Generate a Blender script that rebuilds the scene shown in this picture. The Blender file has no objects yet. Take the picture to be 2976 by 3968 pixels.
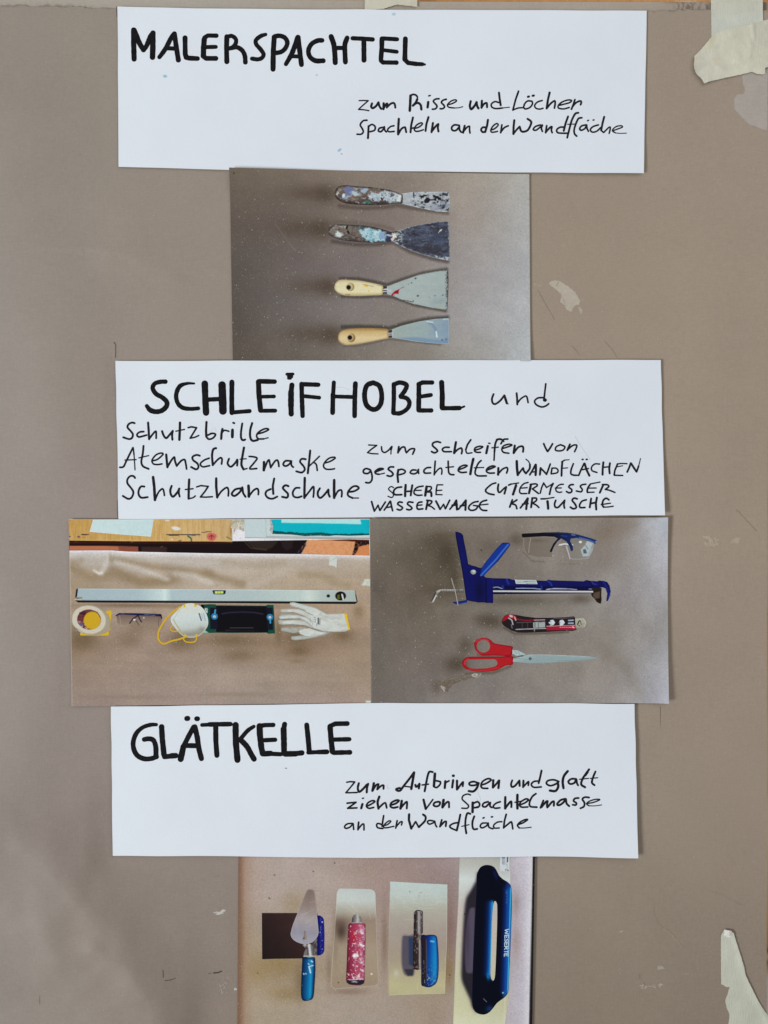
import bpy, math, random
import numpy as np
from mathutils import Vector
from mathutils.geometry import delaunay_2d_cdt

# ------------------------------------------------------------------ camera, light, exposure
S = 0.00025                       # metres per unit of the board's drawing grid
ZC = 1.2                          # height of the board's centre
scene = bpy.context.scene
cam_data = bpy.data.cameras.new("camera")
cam = bpy.data.objects.new("camera", cam_data)
scene.collection.objects.link(cam)
cam.location = (0, -1.0, ZC)
cam.rotation_euler = (math.radians(90), 0, 0)
cam_data.sensor_fit = 'VERTICAL'
cam_data.sensor_height = 24
cam_data.lens = 24 * 1.0 / (3968 * S)
cam_data.clip_start = 0.01
cam_data.clip_end = 50
scene.camera = cam

world = bpy.data.worlds.new("World")
scene.world = world
world.use_nodes = True
bg = world.node_tree.nodes["Background"]
bg.inputs[0].default_value = (0.885, 0.905, 0.955, 1)
bg.inputs[1].default_value = 0.245

def area(name, loc, target, sx, sy, watts, col):
    d = bpy.data.lights.new(name, 'AREA')
    d.shape = 'RECTANGLE'; d.size = sx; d.size_y = sy; d.energy = watts; d.color = col
    o = bpy.data.objects.new(name, d); scene.collection.objects.link(o)
    o.location = loc
    o.rotation_euler = (Vector(target) - Vector(loc)).to_track_quat('-Z', 'Y').to_euler()
    return o
area("window_light", (-5.2, -4.2, ZC - 2.1), (0, 0, ZC), 1.8, 2.2, 400, (0.88, 0.94, 1.0))
area("fill_light", (2.0, -3.2, ZC + 2.4), (0, 0, ZC), 5.0, 4.0, 86, (0.95, 0.97, 1.0))  # added soft fill from the upper right, stands for no known source

scene.view_settings.view_transform = 'Standard'
scene.view_settings.look = 'None'
scene.view_settings.exposure = 0
scene.view_settings.gamma = 1

# measured light on a white sheet, per channel: colours below are given as they look under it
K = np.array([0.86, 0.885, 0.955])

def lin(c):
    c = np.asarray(c, float) / 255.0
    return np.where(c <= 0.04045, c / 12.92, ((c + 0.055) / 1.055) ** 2.4)
def alb(c):
    return np.clip(lin(c) / K, 0.0025, 0.92)

# ------------------------------------------------------------------ noise and painting (numpy)
_rng = np.random.RandomState(7)
_LAT = _rng.rand(256, 256)
def vnoise(x, y, seed=0):
    x = x + seed * 17.31; y = y + seed * 9.77
    xi = np.floor(x).astype(int); yi = np.floor(y).astype(int)
    fx = x - xi; fy = y - yi
    fx = fx * fx * (3 - 2 * fx); fy = fy * fy * (3 - 2 * fy)
    a = _LAT[xi & 255, yi & 255]; b = _LAT[(xi + 1) & 255, yi & 255]
    c = _LAT[xi & 255, (yi + 1) & 255]; d = _LAT[(xi + 1) & 255, (yi + 1) & 255]
    return (a * (1 - fx) + b * fx) * (1 - fy) + (c * (1 - fx) + d * fx) * fy
def fbm(x, y, seed=0, o=3):
    s = 0; t = 0; a = 1
    for k in range(o):
        s = s + a * vnoise(x * 2 ** k, y * 2 ** k, seed + k * 3); t += a; a *= 0.55
    return s / t
def sstep(a, b, x):
    t = np.clip((x - a) / (b - a), 0, 1); return t * t * (3 - 2 * t)

def A(s, o=(0, 0), k=3.0):
    p = np.array([[float(v) for v in q.split(',')[:2]] for q in s.split()])
    return np.array(o, float) + p / k
def inside(P, poly):
    x, y = P[:, 0], P[:, 1]; r = np.zeros(len(P), bool); n = len(poly)
    for i in range(n):
        x0, y0 = poly[i]; x1, y1 = poly[(i + 1) % n]
        if y0 == y1: continue
        c = ((y0 > y) != (y1 > y)) & (x < (x1 - x0) * (y - y0) / (y1 - y0) + x0)
        r ^= c
    return r
def segdist(P, pts, closed=False):
    d = np.full(len(P), 1e9); n = len(pts)
    for i in range(n if closed else n - 1):
        a = pts[i]; b = pts[(i + 1) % n]; ab = b - a; L = (ab @ ab) or 1e-9
        t = np.clip(((P - a) @ ab) / L, 0, 1)
        q = P - (a + t[:, None] * ab)
        d = np.minimum(d, np.hypot(q[:, 0], q[:, 1]))
    if n == 1: d = np.hypot(*(P - pts[0]).T)
    return d
def cat(pts, closed=False, step=5.0):
    """smooth curve through the points (with any extra columns)"""
    pts = np.asarray(pts, float); n = len(pts)
    if n < 3: 
        return pts
    out = []
    for i in range(n if closed else n - 1):
        if closed:
            p0, p1, p2, p3 = pts[(i - 1) % n], pts[i], pts[(i + 1) % n], pts[(i + 2) % n]
        else:
            p1, p2 = pts[i], pts[i + 1]
            p0 = pts[i - 1] if i else 2 * p1 - p2
            p3 = pts[i + 2] if i + 2 < n else 2 * p2 - p1
        m = max(2, int(np.hypot(*(p2 - p1)[:2]) / step))
        L = np.hypot(*(p2 - p1)[:2]) + 1e-6
        m1 = (p2 - p0) * 0.5; m2 = (p3 - p1) * 0.5
        for mm in (m1, m2):
            l = np.hypot(*mm[:2])
            if l > L * 1.2: mm *= L * 1.2 / l
        for k in range(m):
            t = k / m
            h00 = 2*t**3 - 3*t**2 + 1; h10 = t**3 - 2*t**2 + t
            h01 = -2*t**3 + 3*t**2; h11 = t**3 - t**2
            out.append(h00 * p1 + h10 * m1 + h01 * p2 + h11 * m2)
    if not closed: out.append(pts[-1])
    return np.array(out)

class Paint:
    """colours, as they look in daylight (0-255), of flat printed ink at points P"""
    def __init__(s, P, base=(128, 128, 128)):
        s.P = P; s.c = np.tile(np.array(base, float), (len(P), 1))
    def warp(s, amp, sc, seed=3):
        x, y = s.P.T
        s.P = s.P + amp*2*np.stack([fbm(x/sc, y/sc, seed)-.5, fbm(x/sc, y/sc, seed+40)-.5], 1); return s
    def mix(s, col, a):
        col = np.array(col, float); a = np.clip(a, 0, 1)[:, None]
        s.c = s.c * (1 - a) + col * a; return s
    def ramp(s, p0, p1, stops, a=1.0):
        p0 = np.array(p0, float); p1 = np.array(p1, float); d = p1 - p0
        t = ((s.P - p0) @ d) / (d @ d)
        ts = [q[0] for q in stops]
        c = np.stack([np.interp(t, ts, [q[1][k] for q in stops]) for k in range(3)], 1)
        s.c = s.c * (1 - a) + c * a; return s
    def grid(s, x0, x1, y0, y1, rows):
        G = np.array(rows, float); nr, nc = G.shape[:2]
        u = np.clip((s.P[:, 0] - x0) / (x1 - x0), 0, 0.9999) * (nc - 1)
        v = np.clip((s.P[:, 1] - y0) / (y1 - y0), 0, 0.9999) * (nr - 1)
        i = u.astype(int); j = v.astype(int); fu = (u - i)[:, None]; fv = (v - j)[:, None]
        fu = fu*fu*(3-2*fu)*.5 + fu*.5; fv = fv*fv*(3-2*fv)*.5 + fv*.5
        s.c = (G[j, i]*(1-fu) + G[j, i+1]*fu)*(1-fv) + (G[j+1, i]*(1-fu) + G[j+1, i+1]*fu)*fv
        return s
    def blob(s, x, y, rx, ry, col, a=1.0, rot=0, hard=0):
        q = s.P - np.array([x, y]); r = math.radians(rot)
        u = (q[:, 0]*math.cos(r) + q[:, 1]*math.sin(r)) / rx
        v = (-q[:, 0]*math.sin(r) + q[:, 1]*math.cos(r)) / ry
        d = np.hypot(u, v)
        al = (1 - sstep(1 - hard, 1 + hard, d)) if hard else np.exp(-d*d*1.6)
        return s.mix(col, a*al)
    def line(s, pts, w, col, a=1.0, soft=2.0):
        d = segdist(s.P, pts)
        return s.mix(col, a * (1 - sstep(w/2 - soft/2, w/2 + soft/2, d)))
    def pmask(s, poly, soft=2.0):
        d = segdist(s.P, poly, True); d = np.where(inside(s.P, poly), -d, d)
        return 1 - sstep(-soft/2, soft/2, d)
    def poly(s, poly, col, a=1.0, soft=2.0):
        return s.mix(col, a * s.pmask(poly, soft))
    def noise(s, sx, sy, thr, col, a=1.0, seed=1, mask=1.0, soft=0.06, o=3):
        n = fbm(s.P[:, 0]/sx, s.P[:, 1]/sy, seed, o)
        return s.mix(col, a * sstep(thr - soft, thr + soft, n) * mask)
    def mott(s, sx, sy, amt, seed=1):
        n = fbm(s.P[:, 0]/sx, s.P[:, 1]/sy, seed) - 0.5
        s.c = s.c * (1 + amt * 2 * n[:, None]); return s
    def rim(s, poly, w, col, a=1.0):
        d = segdist(s.P, poly, True)
        return s.mix(col, a * (1 - sstep(0, w, d)))

# ------------------------------------------------------------------ objects
COL = scene.collection
def wp(P, d, O):
    """grid points and distance in front of the board -> metres, relative to O"""
    P = np.asarray(P, float)
    out = np.empty((len(P), 3))
    out[:, 0] = (P[:, 0] - 1488) * S - O[0]
    out[:, 1] = -np.asarray(d) - O[1]
    out[:, 2] = ZC + (1984 - P[:, 1]) * S - O[2]
    return out
def mesh_obj(name, verts, faces, mat, parent=None, colors=None, loc=None, smooth=True):
    me = bpy.data.meshes.new(name)
    verts = np.asarray(verts, np.float32)
    if isinstance(faces, np.ndarray):
        n = faces.shape[1]
        me.vertices.add(len(verts)); me.vertices.foreach_set("co", verts.ravel())
        me.loops.add(faces.size); me.loops.foreach_set("vertex_index", faces.astype(np.int32).ravel())
        me.polygons.add(len(faces))
        me.polygons.foreach_set("loop_start", np.arange(0, faces.size, n, dtype=np.int32))
        me.update(calc_edges=True)
    else:
        me.from_pydata([tuple(map(float, v)) for v in verts], [], faces)
        me.update()
    if colors is not None:
        at = me.color_attributes.new("Col", 'FLOAT_COLOR', 'POINT')
        c = np.ones((len(verts), 4), np.float32); c[:, :3] = colors
        at.data.foreach_set("color", c.ravel())
    if smooth:
        me.polygons.foreach_set("use_smooth", np.ones(len(me.polygons), bool))
    me.materials.append(mat)
    o = bpy.data.objects.new(name, me); COL.objects.link(o)
    if loc is not None: o.location = loc
    if parent is not None: o.parent = parent
    return o
def tag(o, label=None, cat=None, group=None, kind=None):
    for k, v in (('label', label), ('category', cat), ('group', group), ('kind', kind)):
        if v: o[k] = v
    return o

def tri_fill(outers, holes=(), sp=3.0):
    """triangulated area inside any of the outlines and outside the holes, with inner points every sp"""
    loops = [np.asarray(p, float) for p in list(outers) + list(holes)]
    V = []; E = []
    for lp in loops:
        n = len(lp); pts = []
        for i in range(n):
            a = lp[i]; b = lp[(i+1) % n]; m = max(1, int(np.hypot(*(b-a)) / (sp*1.2)))
            for k in range(m): pts.append(a + (b-a)*k/m)
        s0 = len(V); V += pts; E += [(s0+i, s0+(i+1) % len(pts)) for i in range(len(pts))]
    B = np.array(V); lo = B.min(0); hi = B.max(0)
    xs = np.arange(lo[0]+sp*.5, hi[0], sp); ys = np.arange(lo[1]+sp*.5, hi[1], sp*.87)
    X, Y = np.meshgrid(xs, ys); X[1::2] += sp*.5
    G = np.stack([X.ravel(), Y.ravel()], 1)
    def ins(Q):
        r = np.zeros(len(Q), bool)
        for p in outers: r |= inside(Q, p)
        for p in holes: r &= ~inside(Q, p)
        return r
    if len(G):
        G = G[ins(G)]
    if len(G):
        d = np.full(len(G), 1e9)
        for lp in loops: d = np.minimum(d, segdist(G, lp, True))
        G = G[d > sp*.45]
    allv = np.vstack([B, G]) if len(G) else B
    res = delaunay_2d_cdt([Vector(v) for v in allv], E, [], 0, 1e-4, False)
    P = np.array([tuple(v) for v in res[0]]); F = np.array([f for f in res[2] if len(f) == 3])
    c = P[F].mean(1); F = F[ins(c)]
    used, inv = np.unique(F, return_inverse=True)
    return P[used], inv.reshape(F.shape)
def face_front(P, F):
    a, b, c = P[F[:, 0]], P[F[:, 1]], P[F[:, 2]]
    cr = (b[:, 0]-a[:, 0])*(c[:, 1]-a[:, 1]) - (b[:, 1]-a[:, 1])*(c[:, 0]-a[:, 0])
    F = F.copy(); m = cr > 0
    F[m] = F[m][:, ::-1]
    return F

class Sheet:
    """a thin sheet of paper with four corners, its own bend, and things printed or written on it"""
    def __init__(s, name, corners, d0, thick, mat, step, bend=None, paint=None, label='', cat='', group=None, wav=None):
        s.cn = np.array(corners, float); s.d0 = d0; s.th = thick; s.bend = bend or (lambda P: 0*P[:, 0])
        c = s.cn.mean(0); s.O = (float((c[0]-1488)*S), float(-d0), float(ZC + (1984-c[1])*S))
        nx = max(2, int(np.hypot(*(s.cn[1]-s.cn[0]))/step)); ny = max(2, int(np.hypot(*(s.cn[3]-s.cn[0]))/step))
        u, v = np.meshgrid(np.linspace(0, 1, nx+1), np.linspace(0, 1, ny+1))
        u = u.ravel()[:, None]; v = v.ravel()[:, None]
        P = (s.cn[0]*(1-u)+s.cn[1]*u)*(1-v) + (s.cn[3]*(1-u)+s.cn[2]*u)*v
        if wav is not None: P = wav(P, u[:, 0], v[:, 0])
        n = len(P); w = nx+1
        i = np.arange(ny)[:, None]*w + np.arange(nx)[None]; i = i.ravel()
        top = np.stack([i, i+w, i+w+1, i+1], 1)
        ring = list(range(0, w)) + [k*w+nx for k in range(1, ny+1)] + [ny*w+k for k in range(nx-1, -1, -1)] + [k*w for k in range(ny-1, 0, -1)]
        ring = np.array(ring); nxt = np.roll(ring, -1)
        m = len(ring); a = np.arange(m); an = np.roll(a, -1)
        side = np.stack([2*n+a, 2*n+an, 2*n+m+an, 2*n+m+a], 1)
        bot = top[:, ::-1] + n
        PP = np.vstack([P, P, P[ring], P[ring]]); H = s.bend(P)
        D = np.concatenate([s.d0+s.th+H, s.d0+H, (s.d0+s.th+H)[ring], (s.d0+H)[ring]])
        cols = None
        if paint is not None:
            cc = alb(paint(Paint(P)).c); edge = np.tile(alb((214, 214, 214)), (n+2*m, 1))
            cols = np.vstack([cc, edge])
        s.o = mesh_obj(name, wp(PP, D, s.O), np.vstack([top, side, bot]), mat, None, cols, loc=s.O)
        tag(s.o, label, cat, group)
        # side faces flat
        sm = np.ones(len(s.o.data.polygons), bool); sm[len(top):] = False
        s.o.data.polygons.foreach_set("use_smooth", sm)
    def surf(s, P, off):
        return s.d0 + s.th + s.bend(P) + off
    def part(s, name, outers, paint, mat, parent=None, off=0.00006, sp=2.6, holes=(), label=None, smooth_outline=False):
        if not isinstance(outers, list): outers = [outers]
        if smooth_outline: outers = [cat(p, True, 6) for p in outers]
        P, F = tri_fill(outers, holes, sp)
        F = face_front(P, F)
        c = alb(paint(Paint(P)).c) if callable(paint) else np.tile(alb(paint), (len(P), 1))
        o = mesh_obj(name, wp(P, s.surf(P, off), s.O), F, mat, parent or s.o, c)
        if label: o['label'] = label
        return o
    def ink(s, name, strokes, mat, parent=None, off=0.00005, label=None, seed=0):
        P, F = strokes_mesh(strokes, seed)
        F = face_front(P, F)
        o = mesh_obj(name, wp(P, s.surf(P, off), s.O), F, mat, parent or s.o, None)
        if label: o['label'] = label
        return o

WG = 1.0
def parse_strokes(txt, o, k=3.0):
    out = []; w = 20.0
    for st in txt.split(';'):
        pts = []; line = False
        for q in st.split():
            if q[0] == 'w': w = float(q[1:]); continue
            if q == 'L': line = True; continue
            v = [float(t) for t in q.split(',')]
            pts.append([o[0]+v[0]/k, o[1]+v[1]/k, (v[2] if len(v) > 2 else w)/k*WG])
        pts = np.array(pts)
        if not line: pts = cat(pts, False, 4.0)
        else:
            r = [pts[0]]
            for i in range(1, len(pts)):
                m = max(1, int(np.hypot(*(pts[i]-pts[i-1])[:2])/9))
                for j in range(1, m+1): r.append(pts[i-1]+(pts[i]-pts[i-1])*j/m)
            pts = np.array(r)
        out.append(pts)
    return out
def _strokes_try(strokes, seed=0):
    rg = random.Random(seed); V = []; FF = []
    for st in strokes:
        big = st[:, 2].max() > 12
        n = 14 if big else 9
        prev = None
        for i, (x, y, w) in enumerate(st):
            w = w * rg.uniform(0.95, 1.04)
            r = w/2; ph = rg.uniform(0, 6.28); s0 = len(V)
            for k in range(n):
                a = ph + 2*math.pi*k/n; V.append((x + r*math.cos(a), y + r*math.sin(a)))
            FF.append(list(range(s0, s0+n)))
            if prev is not None:
                px, py, pw = prev; L = math.hypot(x-px, y-py)
                if L > 0.3:
                    nx, ny = -(y-py)/L, (x-px)/L; s0 = len(V)
                    V += [(px+nx*pw/2, py+ny*pw/2), (px-nx*pw/2, py-ny*pw/2), (x-nx*w/2, y-ny*w/2), (x+nx*w/2, y+ny*w/2)]
                    FF.append([s0, s0+1, s0+2, s0+3])
            prev = (x, y, w)
    res = delaunay_2d_cdt([Vector(v) for v in V], [], FF, 0, 1e-3, True)
    P = np.array([tuple(v) for v in res[0]])
    F = np.array([f for f, of in zip(res[2], res[5]) if len(of) and len(f) == 3])
    used, inv = np.unique(F, return_inverse=True)
    return P[used], inv.reshape(F.shape)

def strokes_mesh(strokes, seed=0):
    """outline of all pen strokes as one flat shape without overlaps"""
    want = sum(float((np.hypot(*np.diff(s_[:, :2], axis=0).T)*(s_[1:, 2]+s_[:-1, 2])/2).sum()) + s_[0, 2]**2*.79 for s_ in strokes)
    best = None
    for k in range(12):
        P, F = _strokes_try(strokes, seed*31+k)
        a, b, c = P[F[:, 0]], P[F[:, 1]], P[F[:, 2]]
        ar = np.abs((b[:, 0]-a[:, 0])*(c[:, 1]-a[:, 1]) - (b[:, 1]-a[:, 1])*(c[:, 0]-a[:, 0]))/2
        n = P[F].reshape(len(F), 3, 2); d = np.abs(ar.sum()-want*.93)
        if best is None or d < best[0]: best = (d, P, F)
        if .6*want < ar.sum() < 1.12*want: return P, F
    print('strokes not clean', best[0], want)
    return best[1], best[2]

# ------------------------------------------------------------------ materials
def new_mat(name, rough=0.6, spec=0.3):
    m = bpy.data.materials.new(name); m.use_nodes = True
    nt = m.node_tree; b = nt.nodes["Principled BSDF"]
    b.inputs["Roughness"].default_value = rough
    b.inputs["Specular IOR Level"].default_value = spec
    return m, nt, b
def nd(nt, t, **kw):
    n = nt.nodes.new(t)
    for k, v in kw.items():
        if k in ('operation', 'blend_type', 'data_type', 'attribute_name', 'feature', 'noise_dimensions'): setattr(n, k, v)
        else: n.inputs[k].default_value = v
    return n
def coords(nt, sc=(1, 1, 1)):
    tc = nd(nt, 'ShaderNodeTexCoord'); mp = nd(nt, 'ShaderNodeMapping')
    mp.inputs['Scale'].default_value = sc
    nt.links.new(tc.outputs['Object'], mp.inputs['Vector']); return mp.outputs['Vector']
def noise(nt, vec, scale, detail=3, rough=0.5):
    n = nd(nt, 'ShaderNodeTexNoise', Scale=scale, Detail=detail, Roughness=rough)
    nt.links.new(vec, n.inputs['Vector']); return n.outputs['Fac']
def mrange(nt, fac, a, b, c, d):
    n = nd(nt, 'ShaderNodeMapRange')
    for k, v in zip(('From Min', 'From Max', 'To Min', 'To Max'), (a, b, c, d)): n.inputs[k].default_value = v
    nt.links.new(fac, n.inputs['Value']); return n.outputs['Result']
def mixc(nt, fac, A_, B_, bt='MIX'):
    n = nd(nt, 'ShaderNodeMix', data_type='RGBA', blend_type=bt)
    for s_, v in (('Factor', fac), ('A', A_), ('B', B_)):
        sock = [i for i in n.inputs if i.name == s_ and (i.type == 'RGBA' or s_ == 'Factor' and i.type == 'VALUE')][0]
        if isinstance(v, (int, float)): sock.default_value = v
        elif isinstance(v, tuple): sock.default_value = v
        else: nt.links.new(v, sock)
    return [o for o in n.outputs if o.type == 'RGBA'][0]
def vmul(nt, col, fac):
    n = nd(nt, 'ShaderNodeVectorMath', operation='SCALE')
    nt.links.new(col, n.inputs[0]); nt.links.new(fac, n.inputs['Scale']); return n.outputs[0]
def bump(nt, b, h, strength, dist):
    n = nd(nt, 'ShaderNodeBump', Strength=strength, Distance=dist)
    nt.links.new(h, n.inputs['Height']); nt.links.new(n.outputs['Normal'], b.inputs['Normal'])
def specks(nt, col, vec, scale, size, light, prob, seedoff=0.0):
    """sparse pale fibres and dark flecks"""
    v = nd(nt, 'ShaderNodeTexVoronoi', Scale=scale, Randomness=1.0)
    nt.links.new(vec, v.inputs['Vector'])
    d = mrange(nt, v.outputs['Distance'], size*0.6, size, 1.0, 0.0)
    sep = nd(nt, 'ShaderNodeSeparateColor'); nt.links.new(v.outputs['Color'], sep.inputs[0])
    pr = mrange(nt, sep.outputs[0], 1-prob, 1-prob+0.02, 0.0, 1.0)
    m = nd(nt, 'ShaderNodeMath', operation='MULTIPLY'); nt.links.new(d, m.inputs[0]); nt.links.new(pr, m.inputs[1])
    m2 = nd(nt, 'ShaderNodeMath', operation='MULTIPLY'); nt.links.new(m.outputs[0], m2.inputs[0]); nt.links.new(sep.outputs[1], m2.inputs[1])
    return mixc(nt, m2.outputs[0], col, light)

def mat_attr(name, rough, spec, grain, fleck=False, gscale=1400, coat=0.0):
    m, nt, b = new_mat(name, rough, spec)
    at = nd(nt, 'ShaderNodeAttribute', attribute_name='Col'); vec = coords(nt)
    g = mrange(nt, noise(nt, vec, gscale, 2, 0.6), 0.3, 0.7, 1-grain, 1+grain)
    c = vmul(nt, at.outputs['Color'], g)
    if fleck:
        c = specks(nt, c, vec, 330, 0.19, (0.47, 0.44, 0.40, 1), 0.13)
        c = specks(nt, c, vec, 420, 0.16, (0.05, 0.042, 0.036, 1), 0.14)
        c = specks(nt, c, vec, 700, 0.25, (0.36, 0.32, 0.27, 1), 0.25)
    nt.links.new(c, b.inputs['Base Color'])
    b.inputs['Coat Weight'].default_value = coat; b.inputs['Coat Roughness'].default_value = 0.28
    return m
PRINT_BG = mat_attr('photo_paper_kraft_print', 0.42, 0.25, 0.11, True, 650, 0.05)
PRINT = mat_attr('photo_print_ink', 0.40, 0.07, 0.06, False, 900, 0.0)

def mat_ink():
    m, nt, b = new_mat('black_marker_ink', 0.6, 0.06)
    vec = coords(nt)
    f = mrange(nt, noise(nt, vec, 260, 4, 0.65), 0.3, 0.8, 0.0, 1.0)
    nt.links.new(mixc(nt, f, (0.006, 0.0055, 0.006, 1), (0.015, 0.014, 0.015, 1)), b.inputs['Base Color'])
    return m
INK = mat_ink()
def mat_plain(name, seen, rough=0.8, spec=0.2, var=0.06, scale=60):
    m, nt, b = new_mat(name, rough, spec); a = alb(seen); vec = coords(nt)
    rgb = nd(nt, 'ShaderNodeRGB'); rgb.outputs[0].default_value = (*a, 1)
    g = mrange(nt, noise(nt, vec, scale, 4, 0.6), 0.3, 0.7, 1-var, 1+var)
    nt.links.new(vmul(nt, rgb.outputs[0], g), b.inputs['Base Color']); return m
INK_THIN = mat_plain('dark_violet_marker_ink', (31, 29, 34), 0.6, 0.06, 0.25, 500)
INK_GREY = mat_plain('worn_grey_marker_ink', (110, 110, 116), 0.6, 0.2, 0.3, 800)
PENCIL = mat_plain('pencil_lead', (190, 194, 204), 0.6, 0.2, 0.05, 900)

def mat_white():
    m, nt, b = new_mat('white_drawing_paper', 0.75, 0.25); vec = coords(nt)
    a = alb((215, 221, 231)); c2 = alb((211, 216, 227))
    f = noise(nt, vec, 7, 3, 0.5)
    f = mrange(nt, f, 0.35, 0.65, 0, 1)
    c = mixc(nt, f, (*a, 1), (*c2, 1))
    g = mrange(nt, noise(nt, vec, 900, 3, 0.6), 0.3, 0.7, 0.985, 1.015)
    nt.links.new(vmul(nt, c, g), b.inputs['Base Color'])
    bump(nt, b, noise(nt, vec, 500, 3, 0.6), 0.22, 0.0005)
    return m
WHITE = mat_white()

def mat_kraft(name, rough=0.62, spec=0.35):
    m, nt, b = new_mat(name, rough, spec)
    at = nd(nt, 'ShaderNodeAttribute', attribute_name='Col'); vec = coords(nt)
    fib = coords(nt, (0.35, 1, 1.6)); fib2 = coords(nt, (1.5, 1, 0.4))
    g = mrange(nt, noise(nt, vec, 700, 3, 0.7), 0.3, 0.7, 0.945, 1.055)
    c = vmul(nt, at.outputs['Color'], g)
    c = vmul(nt, c, mrange(nt, noise(nt, fib, 420, 3, 0.6), 0.3, 0.7, 0.965, 1.035))
    c = vmul(nt, c, mrange(nt, noise(nt, fib2, 380, 3, 0.6), 0.3, 0.7, 0.97, 1.03))
    c = vmul(nt, c, mrange(nt, noise(nt, vec, 16, 3, 0.55), 0.3, 0.7, 0.975, 1.025))
    c = specks(nt, c, vec, 260, 0.12, (0.47, 0.41, 0.35, 1), 0.14)
    c = specks(nt, c, vec, 230, 0.10, (0.17, 0.14, 0.11, 1), 0.08)
    nt.links.new(c, b.inputs['Base Color'])
    bump(nt, b, noise(nt, vec, 800, 3, 0.6), 0.25, 0.0003)
    return m
KRAFT = mat_kraft('brown_kraft_paper')

def mat_tape():
    m, nt, b = new_mat('pale_masking_tape', 0.6, 0.3)
    at = nd(nt, 'ShaderNodeAttribute', attribute_name='Col'); vec = coords(nt); cr = coords(nt, (2.5, 1, 0.5))
    c = vmul(nt, at.outputs['Color'], mrange(nt, noise(nt, vec, 90, 4, 0.6), 0.3, 0.7, 0.95, 1.05))
    c = vmul(nt, c, mrange(nt, noise(nt, cr, 700, 3, 0.6), 0.3, 0.7, 0.97, 1.03))
    nt.links.new(c, b.inputs['Base Color'])
    bump(nt, b, noise(nt, cr, 330, 4, 0.65), 0.6, 0.0008)
    return m
TAPE = mat_tape()
# ------------------------------------------------------------------ the wooden surface behind the board
def mat_wood():
    m, nt, b = new_mat('varnished_orange_wood', 0.45, 0.4)
    at = nd(nt, 'ShaderNodeAttribute', attribute_name='Col'); vec = coords(nt, (1, 1, 0.08))
    nt.links.new(vmul(nt, at.outputs['Color'], mrange(nt, noise(nt, vec, 260, 4, 0.6), 0.3, 0.7, 0.85, 1.15)), b.inputs['Base Color'])
    return m
WOOD = mat_wood()
def paint_wood(p):
    p.ramp((0, 0), (3100, 0), [(0, (186, 128, 70)), (1, (196, 150, 84))])
    p.ramp((0, 2400), (0, 4100), [(0, (205, 172, 110)), (.55, (215, 185, 130)), (.72, (190, 130, 60)), (.8, (150, 95, 40)), (.84, (196, 175, 130)), (1, (200, 180, 140))], 0.0)
    m = (p.P[:, 0] > 2940)
    y = p.P[:, 1]
    c = np.stack([np.interp(y, [0, 2300, 3300, 3560, 3690, 3715, 3735, 3745, 3765, 3800, 3815, 4100], v) for v in (
        [196, 200, 214, 205, 190, 120, 205, 120, 170, 196, 205, 208],
        [140, 160, 190, 160, 125, 80, 175, 75, 130, 178, 195, 200],
        [70, 95, 140, 95, 60, 40, 120, 40, 75, 140, 192, 200])], 1)
    p.c[m] = c[m]
    p.blob(2690, -4, 62, 9, (214, 216, 222), 1, 0, 0.1)
    return p
def flat_grid(name, x0, x1, y0, y1, step, d, mat, paint, loc, kind=None, label=None, parent=None, hfun=None, origin=None, wav=None):
    nx = int((x1-x0)/step); ny = int((y1-y0)/step)
    X, Y = np.meshgrid(np.linspace(x0, x1, nx+1), np.linspace(y0, y1, ny+1))
    P = np.stack([X.ravel(), Y.ravel()], 1)
    if wav is not None: P = wav(P)
    w = nx+1; i = (np.arange(ny)[:, None]*w + np.arange(nx)[None]).ravel()
    F = np.stack([i, i+w, i+w+1, i+1], 1); n = len(P)
    H = hfun(P) if hfun is not None else 0*P[:, 0]
    O = origin
    ring = np.array(list(range(0, w)) + [k*w+nx for k in range(1, ny+1)] + [ny*w+k for k in range(nx-1, -1, -1)] + [k*w for k in range(ny-1, 0, -1)])
    nxt = np.roll(ring, -1); m = len(ring)
    th = 0.0004 if parent is not None else 0.01
    V = np.vstack([wp(P, d+H, O), wp(P[ring], (d+H)[ring], O), wp(P[ring], (d+H)[ring]-th, O)])
    a = np.arange(m); an = np.roll(a, -1); side = np.stack([n+a, n+an, n+m+an, n+m+a], 1)
    C = alb(paint(Paint(P)).c); C = np.vstack([C, C[ring], C[ring]])
    return mesh_obj(name, V, np.vstack([F, side]), mat, parent, C, loc=loc)
O_W = (0, 0, ZC)
wall = flat_grid('wall', -2500, 5400, -2500, 6400, 22, -0.016, WOOD, paint_wood, O_W, origin=O_W)
tag(wall, 'orange varnished wooden surface showing along the top and right edges', None, None, 'structure')

# ------------------------------------------------------------------ the board: pale backing sheet with a kraft sheet over it
O_B = (0.0, 0.0, ZC)
board = bpy.data.objects.new('poster_board', None); COL.objects.link(board); board.location = O_B
tag(board, 'large brown kraft paper covered board carrying the signs and photo prints', 'poster board')

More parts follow.
